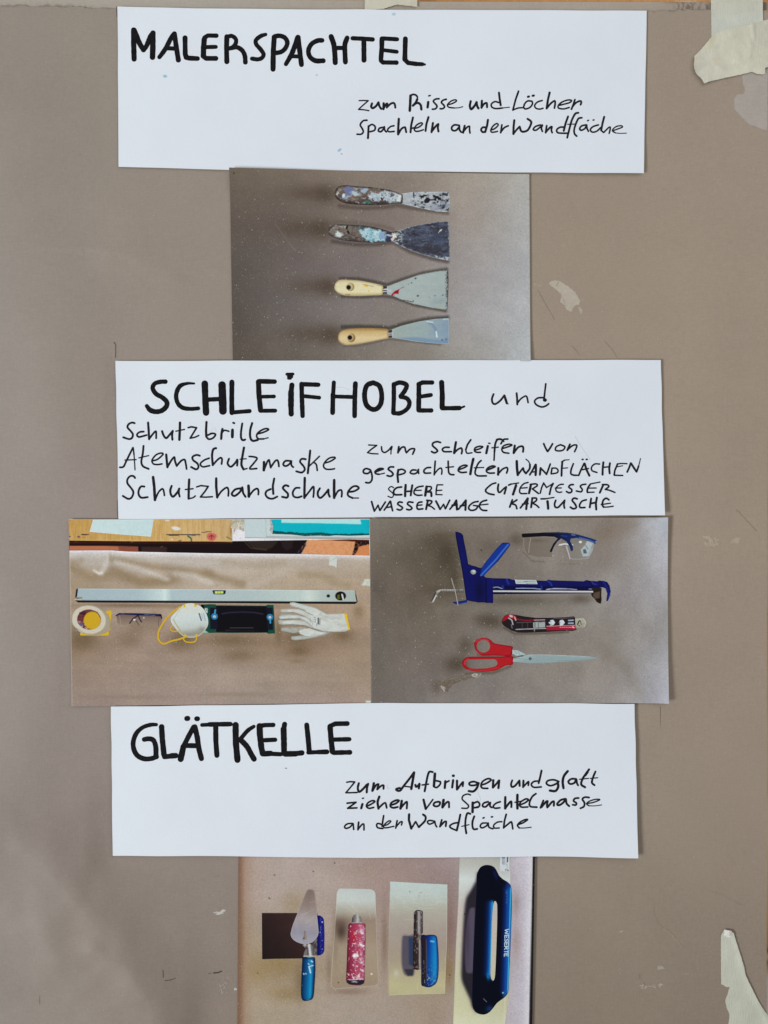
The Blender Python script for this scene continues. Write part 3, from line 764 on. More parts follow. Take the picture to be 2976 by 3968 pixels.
words(S2, [('und', oH, 'w19 965,295 946,348 955,398 985,410 1040,372 1088,312; w23 1090,312 1106,360 1118,400; w10 1118,404 1135,409; w19 L 1232,284 1238,350 1240,415; w16 1240,402 1280,350 1338,316 1355,342 1365,394; w17 L 1570,176 1560,260 1550,352; w34 1556,362 1562,364; w17 1545,336 1480,340 1440,376 1460,418 1520,444 1570,432 1604,406'),
 ('Schutzbrille', (450, 1620), [((450, 1620), 'w19 222,62 190,55 150,76 140,112 175,152 202,192 190,234 155,246 90,226; w18 328,160 280,165 248,195 270,222 362,200; w21 L 378,56 385,150 390,248; w18 394,240 430,192 468,156 472,236; w20 540,155 560,208 590,235 630,192 664,152; 664,152 656,200 660,252; w23 L 748,56 745,150 740,254; w13 L 700,155 800,134; w17 L 842,114 880,104 940,115; L 940,115 900,180 866,236; w15 866,236 920,225 966,204; w22 L 1055,50 1050,150 1053,218; w18 1053,218 1082,248 1132,233 1160,192 1120,180 1068,202; w22 L 1240,130 1230,180 1226,244; w16 1232,178 1262,145 1315,156; w27 L 1357,140 1355,222; w18 L 1364,57 1378,62; w20 L 1470,66 1456,160; 1456,160 1456,232 1476,260 1504,252'), ((900, 1620), 'w21 235,62 215,130 210,200 222,250 248,268 300,256; w17 300,186 370,166 426,136 400,124 350,140 296,180 288,220 310,244 370,244; w12 370,244 420,231')]),
 ('Atemschutzmaske', (450, 1620), [((450, 1620), 'w18 202,346 160,430 122,508 92,568 50,574; w15 205,346 215,430; w12 215,430 222,520 227,604; w13 L 110,490 240,485; w19 325,325 316,420 300,508 320,562 385,592; w12 L 270,465 385,438; w16 426,500 490,480 552,422 530,408 470,430 424,492 440,534 490,542 540,534; w22 L 588,426 595,500 603,572; w19 604,568 650,490 682,456 690,500 710,558; w18 711,556 760,500 800,484 815,530 825,594; w19 978,440 940,430 894,452 900,490 950,530 962,570 936,598 876,570; w17 1086,468 1030,490 984,532 1010,568 1090,555; w21 1166,352 1136,362 1120,430 1128,548; w18 1130,546 1180,490 1220,462 1236,482 1230,535; w19 1316,475 1300,530 1338,568 1390,520 1410,486; 1414,486 1414,520 1410,554; w22 1490,346 1475,430 1460,540 1485,598; w14 1485,598 1525,588; w12 L 1445,480 1515,475'), ((900, 1620), 'w17 200,448 250,452 292,470 250,530 206,590 288,588; w24 L 372,514 370,608; w18 374,600 410,510 430,487 440,530 450,578; 450,574 500,502 526,490 540,520 545,564; w18 684,500 620,500 594,540 620,560 660,542 690,502; 688,506 690,550 712,572; w19 856,480 810,476 790,510 830,560 845,600 810,634 746,620; w21 L 908,380 898,480 880,643; w15 L 1015,446 960,500 895,562; w16 945,515 978,540 990,610; w16 1078,524 1140,505 1198,468 1188,456 1130,467 1080,512 1062,560 1090,594 1150,597 1190,590')]),
 ('Schutzhandschuhe', (450, 1620), [((450, 1620), 'w19 228,698 210,676 172,676 140,712 140,760 180,812 208,862 190,920 150,940 86,906; w19 335,797 296,797 270,842 270,890 300,926 374,920; w26 L 437,688 450,800 458,952; w17 462,946 500,862 545,822 560,850 568,900; w21 652,790 636,840 645,894 670,914 720,862 740,822; w18 738,822 735,872 745,914; w22 L 855,715 850,820 848,938; w15 848,938 900,926 925,906; w14 L 810,832 900,822; w15 L 940,802 990,786 1075,795; w17 L 1075,795 1040,850 986,918; w15 L 986,918 1050,920 1124,915; w23 L 1168,702 1168,800 1180,922; w18 1182,916 1230,850 1290,808 1310,840 1308,905; w20 1450,818 1390,830 1348,880 1380,906 1440,862 1470,806; 1472,810 1480,870 1508,916'), ((900, 1620), 'w26 L 192,788 196,850 196,912; w18 200,906 250,842 294,820 308,850 306,890; w20 L 490,704 474,790 480,882; w19 450,826 402,850 390,890 420,928 470,938 525,914; w20 655,792 620,782 590,812 620,850 650,882 640,924 582,916; w19 785,812 738,815 706,862 716,910 760,924 808,910; w23 L 845,697 842,800 840,928; w18 844,922 900,850 944,797 950,850 944,918; w20 1020,817 996,862 1000,908 1030,928 1080,882 1118,832; 1120,836 1120,880 1134,914; w25 L 1186,722 1185,820 1186,928; w18 1190,920 1230,850 1268,837 1276,870 1272,914; w19 1350,860 1420,850 1472,815 1440,791 1390,806 1346,862 1350,904 1400,930; w13 1400,930 1468,930')]),
 ('zum', (1390, 1690), 'w13 L 116,105 210,109; w15 L 210,109 150,152 102,194; w13 L 102,194 150,205 225,208; w16 265,125 270,170 300,192 346,166 384,122; w18 385,124 376,160; w12 376,160 374,210; w19 L 466,126 456,195; w17 456,192 500,132 535,132 542,165 554,194; 558,190 600,152 648,150 640,180 626,212'),
 ('Schleifen', (1390, 1690), [((1390, 1690), 'w18 950,76 910,66 866,80 856,110 900,152 915,176 880,196 846,181; w17 1050,132 1000,132 970,156 990,181 1076,182; w23 L 1128,72 1118,130 1108,198; w18 1112,194 1150,157 1190,140 1200,170 1193,206; w18 L 1300,45 1262,100 1242,160; w14 1242,160 1256,200 1314,195; w16 1350,165 1400,150 1440,127 1400,120 1350,140 1344,175 1370,190 1414,190; w23 L 1498,118 1480,200; w13 L 1507,84 1524,86; w19 1650,36 1610,42 1585,90 1575,180; w16 1575,180 1570,282; w13 L 1545,138 1620,130'), ((1930, 1690), 'w17 110,36 60,42 30,90; w17 62,64 40,42 0,38 -20,42; w16 50,145 100,130 158,107 120,96 60,116 40,156 60,190 122,201; w22 L 190,112 178,198; w19 184,190 230,132 278,120 290,142 286,184')]),
 ('von', (1930, 1690), 'w18 526,90 545,135 570,180; 572,180 600,140 628,92; w16 720,102 672,125 662,163 700,174 750,164 772,126 720,102; w19 L 830,97 800,165; w16 806,158 860,112 908,106 904,140 884,182'),
 ('gespachtelten', (1390, 1690), [((1390, 1690), 'w18 130,390 85,378 54,402 62,430 110,434 140,402; w18 136,395 154,450 153,510 124,543 82,540; w17 190,420 240,400 286,382 240,378 190,412 200,438 240,445; w12 240,445 300,432; w18 405,360 366,360 342,386 380,415 400,446 370,468 330,460; w21 L 460,392 450,450 458,535; w17 462,396 500,386 540,406 530,432 472,450; w17 665,396 620,396 597,426 630,440 670,430 694,388; w15 L 692,392 696,436; w17 835,366 790,370 757,400 766,430 834,430; w17 L 888,292 882,370 876,450; w15 878,442 920,390 954,372 966,400 962,444; w17 1038,292 1040,370 1046,428 1070,448 1104,450; w13 L 1012,366 1100,357; w17 1165,390 1220,370 1258,346 1220,340 1170,365 1155,402 1190,424 1250,420; w24 L 1330,266 1310,350 1295,443; w17 1420,285 1386,320 1360,380 1350,432 1380,462 1480,463; w12 L 1340,370 1450,366; w17 1490,396 1540,376 1583,356 1550,348 1500,370 1480,406 1510,430 1574,430; w21 L 1620,372 1618,450'), ((1930, 1690), 'w17 -8,448 20,415 50,384 98,366 108,390 96,430')]),
 ('WANDFLÄCHEN', (1930, 1690), 'w24 L 213,292 216,370 225,453; w18 L 228,448 285,372; w19 288,374 296,405 320,435; w19 320,435 362,380 366,330; w11 366,330 350,295 320,270; w18 L 430,332 400,392 365,450; w22 L 434,334 436,400 432,453; w14 L 385,420 435,414; w20 L 490,372 482,450; w18 L 490,372 530,412 560,445; w17 L 560,443 580,390 602,326; w16 L 622,376 612,438; w15 620,374 670,374 694,400 680,428 614,440; w19 L 742,302 735,380 733,462; w14 735,300 770,280; w10 770,280 822,276; w11 L 740,375 805,370; w17 870,322 845,390 842,438 870,454 914,456; w17 L 996,318 960,390 932,458; w20 L 1002,320 1022,390 1056,460; w14 L 960,394 1046,378; w16 L 973,273 983,272; L 1020,272 1030,272; w15 1174,326 1120,325 1082,360 1087,402 1144,424; w20 L 1218,306 1210,380 1208,448; w19 L 1294,316 1285,380 1290,434; w15 L 1210,366 1288,356; w13 L 1490,322 1420,319 1384,325; w17 L 1382,325 1350,400 1342,452; w14 L 1342,456 1440,459; w10 L 1365,360 1440,346; w18 L 1534,316 1515,370 1492,418; w20 L 1536,316 1570,370 1600,415; w17 L 1602,414 1625,350; w10 L 1625,350 1648,262'),
 ('SCHERE', (1390, 1690), 'w12 405,600 376,586 346,616 380,650 405,682 385,714 340,700; w18 498,592 440,602 406,640 420,680 500,681; w23 L 545,568 540,640 539,698; w20 L 622,572 610,640 604,690; w17 L 542,644 615,640; w16 748,582 690,592 652,620 642,665 680,688 735,686; w13 L 648,632 725,630; w24 L 788,588 772,692; w15 785,585 842,592 835,625 792,646; w21 792,646 838,652 844,698; w13 L 975,567 912,567; w15 L 910,568 900,625 897,680; w13 L 897,680 968,682; L 902,634 965,629'),
 ('CUTERMESSER', (1390, 1690), [((1390, 1690), 'w17 1590,545 1540,562 1472,627 1500,665 1570,682; w17 1620,560 1612,610 1616,640'), ((1930, 1690), 'w17 2,560 -4,610 2,650 20,654 62,612 92,590; w19 92,590 82,630 70,670; w17 120,570 150,558; w13 150,558 235,545; w23 L 206,572 190,620 170,678; w15 345,540 300,552 260,592 246,640 262,667 330,668; w13 L 256,606 335,600; w22 L 378,568 356,664; w16 370,562 438,556 452,576 395,614; 395,614 430,640 466,668; w15 L 526,545 502,600 486,664; w15 L 526,548 560,598; w13 L 560,598 635,552; w18 L 635,552 610,602 594,676; w14 755,560 710,566 670,602 670,636 700,654 736,650; w13 L 660,605 730,603; w17 870,565 840,566 816,592 850,620 850,648 820,660 790,644; w16 1015,560 972,566 950,586 974,620 960,648 905,638; w13 L 1178,535 1100,550 1070,556; w18 1066,560 1040,600 1030,640 1036,655; w13 L 1036,655 1110,652; L 1036,605 1134,604; w20 L 1214,572 1176,658; w17 1206,565 1262,566 1280,586 1240,620; w15 1240,620 1290,632 1350,656')]),
 ('WASSERWAAGE', (1390, 1690), 'w18 L 150,762 165,815 182,872; w15 L 184,872 225,802; w15 L 225,802 245,864; w17 L 247,864 310,766; w17 L 366,756 330,812 296,860; L 370,760 382,820 394,868; w15 L 315,832 385,820; w17 505,771 470,766 452,790 490,816 510,835 482,860 446,850; 630,771 580,766 566,790 600,816 620,840 590,858 556,850; w17 735,766 700,770 680,792 676,830 690,850 744,845; w14 L 680,806 734,800; w20 L 802,752 782,850; w17 790,746 848,756 835,786 796,806; w15 796,806 842,820 880,850; w19 L 896,756 920,800 944,850; w15 L 948,848 985,792; w15 L 985,792 1005,845; w17 L 1007,843 1055,746; w17 L 1130,747 1100,800 1057,850; w22 L 1132,748 1136,800 1140,853; w20 L 1085,806 1140,796; w17 L 1240,746 1200,800 1157,850; w21 L 1242,748 1240,800 1238,858; w19 L 1180,812 1245,800; w17 1385,760 1330,772 1282,812 1277,845 1310,864 1360,850 1384,812; w15 L 1384,812 1330,806; w17 1485,745 1430,762 1400,802 1410,840 1440,862 1485,865; w13 L 1400,802 1500,791'),
 ('KARTUSCHE', (1930, 1690), 'w19 L 162,742 132,824; w17 L 215,742 147,786; w17 150,786 200,802 215,844; w18 L 340,722 300,780 256,834; w21 L 342,726 332,780 323,848; w16 L 280,792 345,784; w19 L 394,722 380,828; w17 390,720 440,722 440,750 396,780; w16 396,780 440,802 470,830; w16 495,730 545,729; w13 545,729 645,713; w23 L 570,758 575,800 578,843; w18 666,747 652,790 660,824 690,830 730,792 770,747; 769,747 761,800 768,836; w18 915,730 880,721 856,746 890,790 904,830 870,845 836,826; w17 1020,741 972,756 942,800 950,830 1004,830; w19 L 1076,726 1060,828; w20 L 1142,716 1130,780 1135,853; w18 L 1065,786 1135,770; w18 1280,741 1250,722 1216,746 1204,800 1220,825; w13 1220,825 1270,824 1330,815; w13 L 1192,796 1298,780'),
])
def bend3(P):
    return 0.0003 + corner(P, 2480, 3340, 160, 300, .0018) + .0016*fbm(P[:, 0]/330, P[:, 1]/240, 18)
def wav3(P, u, v):
    P = wob(2.4, 12)(P, u, v); x = P[:, 0]
    P[:, 1] += (1-v)*np.interp(x, [433, 900, 1500, 2200, 2456], [0, -5, -9, -4, 0]) + v*np.interp(x, [440, 900, 1400, 2100, 2468], [0, -2, 5, -4, 0])
    return P
S3 = Sheet('handwritten_sign', [(433, 2737), (2456, 2726), (2468, 3320), (440, 3313)], 0.0018, 0.0002, WHITE, 14, bend3, None,
    'long white paper sign headed GLÄTKELLE in thick black marker, lowest of the signs', 'sign', 'white hand-lettered paper signs', wav3)
oM, oN = (480, 2760), (900, 2760)
letters(S3, oM, [
 ('G', 'w38 385,136 w46 320,138 225,170 w54 152,240 118,338 w56 128,430 172,498 250,532 w54 330,528 388,508; w58 382,500 380,400 w56 365,340 340,308 290,300 w52 245,308'),
 ('L', 'w62 L 447,162 455,300 474,480; w56 L 480,508 560,500; w62 L 560,498 612,495'),
 ('A', 'w56 L 818,162 760,270 700,390; w68 L 700,390 668,535; w60 L 832,162 860,280 880,420 908,530; w58 L 735,378 850,380; w56 L 738,65 750,64; w56 L 852,68 864,68'),
 ('T', 'w42 L 915,140 1000,136; w52 L 1000,134 1120,132 1245,130; w58 L 1074,150 1076,330 1088,492')], seed=60)
letters(S3, oN, [
 ('K', 'w70 L 44,142 46,330 66,545; w42 255,158 w48 185,205 110,290; w62 100,310 175,390 225,480 258,535'),
 ('E', 'w50 L 480,140 385,142 330,150; w68 L 322,155 325,250 342,400; w66 L 342,400 358,472; w62 L 372,474 450,470; w50 L 450,474 566,480; w48 L 370,318 502,312'),
 ('L', 'w56 L 612,132 603,180; w66 L 600,190 604,330 606,470; w64 L 622,476 740,474; w60 L 740,472 812,464'),
 ('L', 'w58 L 868,140 885,300 896,430; w48 L 886,460 1000,455; w54 L 1000,455 1102,452'),
 ('E', 'w54 L 1338,124 1200,126 1140,152; w62 L 1138,158 1150,300 1166,450; w54 L 1180,462 1368,458; w50 L 1190,310 1362,306')], seed=70)
oO, oP = (1320, 2960), (1850, 2960)
words(S3, [
 ('zum', oO, 'w15 L 72,204 110,197 166,200; L 166,200 122,255 62,325; L 62,325 110,325 194,322; w21 212,216 200,270 216,315 260,282 304,232; w21 L 320,222 306,270 304,320; w23 L 386,216 370,302; w19 375,296 412,236 440,226 430,262 426,286; 430,282 470,246 498,240 498,280'),
 ('Aufbringen', oO, [(oO, 'w21 850,92 800,162 730,250 690,302 656,300 645,284 688,270; w24 L 852,92 838,180 820,282; w13 L 735,250 826,262; w22 868,236 874,255 895,250 915,222; w20 L 916,230 908,276; w20 1068,86 1030,82 1010,130 990,230 975,308; w15 L 945,236 1020,226; w25 L 1094,105 1088,180 1082,250; w18 1082,254 1112,266 1150,234 1158,200 1108,186; w22 L 1215,192 1208,270; w17 1212,212 1258,187; w21 L 1305,180 1294,264; w26 L 1304,128 1310,128; w22 L 1350,186 1350,288; w19 1355,284 1400,222 1420,202 1416,250; w19 1600,214 1540,196 1492,212 1502,238 1560,238 1602,212; w22 1600,214 1580,270 1540,310 1486,306'), (oP, 'w18 40,236 100,216 154,177 120,161 60,192 38,236 52,270 116,275; w22 L 180,180 176,265; w19 182,260 220,216 245,182; w22 L 248,184 240,270')]),
 ('und', oP, 'w19 400,182 386,226 396,258 432,245 472,196; w21 L 482,186 486,245; w20 L 530,186 526,260; w18 530,254 570,212 590,197 586,240; w20 L 740,70 725,140 706,214; w17 700,190 650,196 620,230 650,262 735,258'),
 ('glatt', oP, 'w18 940,196 880,176 812,187 797,220 840,244 900,226 940,196; w23 928,208 932,260 900,305 836,300; w23 1044,76 1000,132 985,200 994,272; w19 1135,166 1085,166 1050,196 1070,224 1120,212 1140,166; 1146,174 1150,215 1164,240; w21 1290,56 1250,112 1214,170 1200,230 1244,262; w24 L 1272,88 1245,124; w11 L 1180,170 1286,160; w19 1365,80 1336,150 1324,210 1354,238; w11 L 1305,160 1390,152'),
 ('ziehen', oO, 'w17 L 76,446 130,440 180,435; L 180,435 122,478 82,505; L 82,505 190,500; w23 L 254,456 240,504; w14 L 254,390 268,387; w17 306,480 350,460 398,427 370,416 320,440 300,480 330,505 384,495; w22 450,370 430,432 440,508; w18 442,504 490,456 520,442 535,500; w19 576,470 640,450 678,417 650,411 590,440 577,480 610,500 664,490; w24 L 710,420 695,508; w19 700,500 740,452 770,432 768,508'),
 ('von', oO, 'w23 L 962,406 975,460 988,512; w16 L 992,512 1030,460 1070,405; w19 1130,430 1090,441 1078,470 1110,485 1145,470 1154,437 1130,430; w25 L 1194,410 1182,494; w19 1188,490 1225,442 1254,432 1258,495'),
 ('Spachtelmasse', oO, [(oO, 'w15 1505,351 1470,341 1422,360 1410,400 1450,440 1484,476 1470,505 1406,505; w24 L 1532,440 1530,550; w18 1536,450 1588,430 1612,456 1600,490 1545,500'), (oP, 'w15 -40,500 0,488; w18 120,430 70,446 56,480 90,490 140,442; 146,440 142,480 165,497; w17 262,430 215,446 180,480 196,504 256,500; w23 L 320,376 318,440 318,508; w20 322,502 360,450 388,427 390,490; w24 L 460,350 458,430 460,508; w13 L 430,436 500,424; w17 490,466 550,440 588,407 560,396 500,430 485,470 510,492 580,490; w18 674,336 630,372 600,440 610,484 685,492; w19 L 760,416 728,498; w20 738,492 790,430 810,422 802,460 806,494; 812,488 860,432 882,426 882,474; w20 1010,396 960,411 920,455 940,470 990,440 1018,396; w20 1022,400 1030,450 1060,480; w18 1170,386 1126,391 1110,420 1144,445 1134,468 1100,464; w18 1290,380 1242,376 1212,400 1236,440 1230,484 1190,505; w13 1262,450 1340,436 1413,405 1370,400 1300,420 1260,452 1290,476; w9 1290,476 1360,476 1435,465')]),
 ('an', oO, 'w16 136,680 80,685 47,715 62,738 110,722 145,682; 147,686 150,720 153,750; w18 L 210,666 202,753; w16 206,744 250,692 270,688 272,755'),
 ('der', oO, 'w17 L 500,590 490,650 482,714; w16 486,694 432,680 418,700 432,730 490,740; w14 495,710 550,690 583,656 560,651 512,690 500,728 540,730 618,714; w17 L 656,650 640,735; w15 645,720 690,667 715,661 706,700'),
 ('Wandfläche', oO, [(oO, 'w22 L 795,576 792,640 820,740; w17 L 822,740 868,662; w17 L 872,662 905,723; w20 907,724 978,652 985,602 956,578; w16 1090,656 1030,646 1006,665 1030,690 1080,672; 1092,656 1102,700 1116,721; w18 L 1174,640 1152,718; 1157,712 1205,661 1225,661 1219,714; w20 L 1388,580 1370,670 1347,762; w17 1345,763 1282,735 1266,710 1310,681 1372,671; w19 1504,571 1472,562 1452,620 1446,710 1458,795; w11 L 1405,715 1490,696; w19 1550,600 1530,660 1530,720 1546,750 1584,745'), (oP, 'w16 100,676 50,681 29,715 50,734 100,711 120,676; 122,680 130,725 176,744; w16 L 62,620 74,615; L 159,606 171,604; w15 280,661 230,666 186,700 192,734 250,734; w18 L 330,576 310,650 300,734; w17 304,728 350,690 388,662 400,700 406,744; w16 466,695 530,671 578,636 550,636 490,666 460,702 482,734; w10 482,734 550,733 620,724')]),
])
dot(S3, 1109, 2974, 5, 2, (120, 122, 130))
WG = 1.0
for sh_, t_, o_ in ((S3, 'w5 1592,290 1600,350 1625,400 1600,420 1575,390', (1320, 2960)), (S3, 'w5 540,230 545,270 570,275', (1320, 2960)), (S2, 'w5 890,5 940,90 1000,180 1065,275', (1930, 1690)), (S2, 'w4 1085,190 1100,165 1130,125 1160,120 1165,160', (450, 1620)), (S2, 'w4 690,10 780,4 830,12 880,35', (1060, 1500))):
    sh_.ink('pencil_trace', parse_strokes(t_, o_), PENCIL, seed=9)
# ------------------------------------------------------------------ the four glossy photo prints
def edge_curl(P, x0, x1, W, H, prof):
    xr = x0 + (x1-x0)*0
    e = np.clip((P[:, 0]-(np.interp(P[:, 1], prof[3], prof[4])-W))/W, 0, 1.1)
    return H*e**2*np.interp(P[:, 1], prof[0], prof[1])

# ---- first print: four scrapers
def bendP1(P):
    e = np.clip((P[:, 0]-1950)/100, 0, 1.1)
    h = .0008*e**2*(.5+.5*sstep(1150, 1400, P[:, 1]))
    h += corner(P, 2065, 1400, 75, 70, .0012) + corner(P, 900, 640, 420, 70, .0050)
    return .0002 + h
def paintP1(p):
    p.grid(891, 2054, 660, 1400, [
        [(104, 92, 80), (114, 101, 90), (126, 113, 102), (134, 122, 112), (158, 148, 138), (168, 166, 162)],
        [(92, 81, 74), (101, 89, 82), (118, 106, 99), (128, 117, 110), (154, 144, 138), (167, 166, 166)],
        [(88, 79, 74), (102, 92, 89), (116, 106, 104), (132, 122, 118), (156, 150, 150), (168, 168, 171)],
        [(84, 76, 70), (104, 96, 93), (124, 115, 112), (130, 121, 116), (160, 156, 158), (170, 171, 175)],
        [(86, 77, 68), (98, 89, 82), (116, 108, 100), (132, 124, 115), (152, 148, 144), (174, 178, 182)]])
    p.mott(120, 90, .05, 4).mott(34, 30, .025, 8)
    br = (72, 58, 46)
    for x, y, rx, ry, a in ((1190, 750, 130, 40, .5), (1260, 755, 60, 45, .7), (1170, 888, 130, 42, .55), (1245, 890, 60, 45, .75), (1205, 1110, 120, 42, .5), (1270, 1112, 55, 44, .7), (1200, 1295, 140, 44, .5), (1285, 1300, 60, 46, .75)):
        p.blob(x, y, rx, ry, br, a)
    a_, b_ = (1240, 690), (1240, 1020)
    p.line(A('230,330 500,355 750,345 900,320 1100,360 1480,410', a_), 14, (74, 62, 56), .75, 18)
    p.line(A('150,740 400,778 650,778 850,750 1050,860 1300,940 1480,975', a_), 14, (70, 60, 56), .8, 16)
    p.line(A('180,520 400,520 700,560 850,600', a_), 14, (84, 72, 64), .5, 16)
    p.line(A('250,390 500,398 720,385 850,400 1100,490 1460,560', b_), 10, (62, 54, 50), .8, 12)
    p.line(A('240,180 450,185 640,220 780,255 960,190 1200,115 1470,72', b_), 12, (56, 48, 44), .75, 12)
    p.line(A('260,745 450,738 700,745 800,760 1000,700 1250,650 1480,632', b_), 14, (52, 46, 42), .8, 14)
    p.line(A('280,965 420,965 600,930 800,885 1000,905 1400,950', b_), 7, (80, 72, 66), .6, 8)
    p.line(np.array([(1068, 870), (1100, 915), (1146, 975)], float), 3, (140, 128, 124), .4, 3)
    p.blob(909, 677, 3, 3, (20, 18, 18), 1, 0, .3)
    return p
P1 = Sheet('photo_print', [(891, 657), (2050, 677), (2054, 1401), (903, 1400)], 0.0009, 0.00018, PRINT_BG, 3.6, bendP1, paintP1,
    'photo print of four scrapers in a column on brown paper', 'photo print', 'glossy photo prints of tools')
oa, ob = (1240, 690), (1240, 1020)
Z = (0, 0)
def white_noise(p, m, s, thr, col, a, seed, o=3): return p.noise(s, s*.8, thr, col, a, seed, m, .05, o)
# blade first, handle on it
bl = A('945,188 1050,170 1200,165 1400,165 1495,166 1504,230 1512,300 1503,402 1350,392 1150,350 950,302', oa)
def pb(p):
    p = Paint(p.P, (168, 174, 182)).warp(5, 8, 7); m = p.pmask(bl)
    p.noise(26, 10, .5, (140, 148, 162), .7, 5, 1, .16); p.noise(16, 8, .58, (196, 200, 203), .6, 6, 1, .16)
    p.noise(12, 8, .64, (34, 32, 34), 1, 12, 1.0*(p.P[:, 0] > 1600)); p.noise(9, 6, .66, (70, 72, 84), .7, 14, sstep(1570, 1640, p.P[:, 0]), .1)
    p.blob(1655, 778, 10, 12, (30, 28, 32), 1, 30, .2); p.blob(1695, 768, 18, 6, (28, 26, 30), 1, 25, .3); p.blob(1640, 760, 18, 4, (30, 28, 30), .9, -10, .3)
    p.blob(1700, 800, 60, 16, (96, 104, 124), .4)
    p.rim(bl, 3, (196, 200, 202), .8); return p
q = P1.part('printed_scraper', bl, pb, PRINT, label='paint crusted narrow scraper, topmost in the print')
hd = A('172,200 185,135 230,98 300,90 420,100 560,108 700,125 800,140 905,175 930,190 958,195 958,298 905,300 800,310 650,320 480,316 350,308 260,288 200,250', oa)
def ph(p):
    p = Paint(p.P).warp(7, 9, 5).ramp((1240, 722), (1240, 796), [(0, (112, 96, 86)), (.5, (98, 82, 74)), (1, (64, 54, 52))])
    p.blob(1372, 772, 26, 10, (142, 122, 100), .8)
    w = p.pmask(A('545,205 600,180 700,150 820,155 900,185 960,195 960,300 840,305 760,262 690,270 600,278 570,240', oa), 5)
    p.noise(14, 8, .38, (192, 204, 210), .95, 21, w, .14); p.noise(9, 6, .58, (150, 168, 190), .6, 22, w, .12); p.noise(6, 5, .70, (50, 44, 44), .9, 25, w)
    p.noise(14, 8, .62, (160, 172, 188), .8, 23, 1.0*(p.P[:, 0] > 1310), .1); p.noise(6, 5, .74, (36, 32, 34), .9, 24)
    p.blob(1352, 740, 17, 17, (104, 112, 150), 1, 0, .15); p.blob(1334, 760, 8, 6, (190, 208, 226), 1, 0, .2); p.blob(1307, 752, 5, 12, (178, 176, 172), 1, -12, .3)
    p.blob(1378, 752, 20, 8, (178, 198, 208), .9, 20, .3); p.blob(1424, 786, 13, 6, (62, 110, 92), .9, 10, .3); p.blob(1412, 741, 18, 7, (158, 180, 204), .9, -25, .3)
    p.blob(1548, 770, 7, 18, (208, 210, 208), 1, 0, .2)
    p.rim(hd, 8, (52, 43, 42), .75); return p
P1.part('printed_handle', hd, ph, PRINT, q, .00012, smooth_outline=True)
# second scraper
bl2 = A('860,650 880,625 1000,585 1150,545 1350,512 1490,503 1500,600 1508,800 1513,900 1506,965 1300,925 1100,865 950,800 850,745', oa)
def pb2(p):
    p = Paint(p.P, (60, 62, 76)).warp(4, 8, 8)
    p.noise(30, 8, .52, (84, 92, 112), .7, 31, 1, .14); p.noise(34, 7, .6, (46, 44, 54), .7, 32, 1, .1); p.noise(6, 4, .72, (140, 150, 162), .5, 33)
    p.blob(1660, 970, 60, 16, (52, 48, 52), .6); p.blob(1700, 925, 30, 26, (66, 82, 110), .5)
    p.line(A('1380,635 1395,612 1410,610', oa), 3.5, (206, 206, 204), 1, 1.5)
    p.noise(6, 5, .5, (190, 200, 204), .8, 34, sstep(1575, 1545, p.P[:, 0]))
    p.rim(bl2, 4, (176, 180, 186), .75); p.noise(6, 5, .5, (190, 202, 212), .8, 36, p.pmask(A('1330,905 1500,920 1510,970 1380,945', oa), 3)); return p
q = P1.part('printed_scraper', bl2, pb2, PRINT, label='wide scraper with dark blade and paint crusted handle, second from the top')
hd2 = A('95,625 115,572 180,545 350,545 550,560 700,590 770,612 830,630 905,618 945,650 900,700 850,742 830,742 770,748 600,755 400,745 250,725 150,690 105,662', oa)
def ph2(p):
    p = Paint(p.P).warp(7, 9, 6).ramp((1240, 872), (1240, 942), [(0, (118, 106, 98)), (.5, (98, 86, 80)), (1, (58, 52, 52))])
    p.noise(14, 3, .55, (130, 122, 114), .6, 42)
    w = p.pmask(A('455,620 520,580 620,600 700,610 760,640 760,740 600,752 540,730 500,690', oa), 7)
    p.mix((158, 200, 214), w*.9); p.noise(12, 6, .55, (200, 216, 222), .8, 41, w, .12); p.noise(9, 5, .63, (80, 140, 160), .7, 43, w, .1)
    p.poly(A('690,640 765,640 760,710 700,712', oa), (132, 156, 190), .9, 4)
    p.blob(1312, 908, 14, 10, (206, 214, 216), 1, 20, .5); p.blob(1345, 882, 4, 8, (24, 26, 30), 1, 0, .3); p.blob(1349, 902, 6, 5, (24, 26, 30), 1, 0, .3)
    p.noise(8, 5, .66, (176, 190, 194), .8, 46, 1.0*(p.P[:, 0] < 1340)); p.noise(5, 4, .58, (40, 74, 92), .8, 47, sstep(1360, 1380, p.P[:, 0])*sstep(900, 888, p.P[:, 1]))
    p.poly(A('772,625 830,632 830,735 775,745', oa), (44, 52, 88), .9, 3); p.line(A('770,672 830,668', oa), 6, (190, 196, 206), .9, 3)
    p.poly(A('830,640 870,630 890,690 860,735 825,740', oa), (214, 208, 204), 1, 3)
    p.poly(A('870,630 940,620 945,650 955,690 900,680', oa), (170, 204, 206), .9, 4)
    p.noise(6, 4, .74, (30, 30, 34), .8, 49); p.rim(hd2, 8, (48, 42, 42), .75); return p
P1.part('printed_handle', hd2, ph2, PRINT, q, .00012, smooth_outline=True)
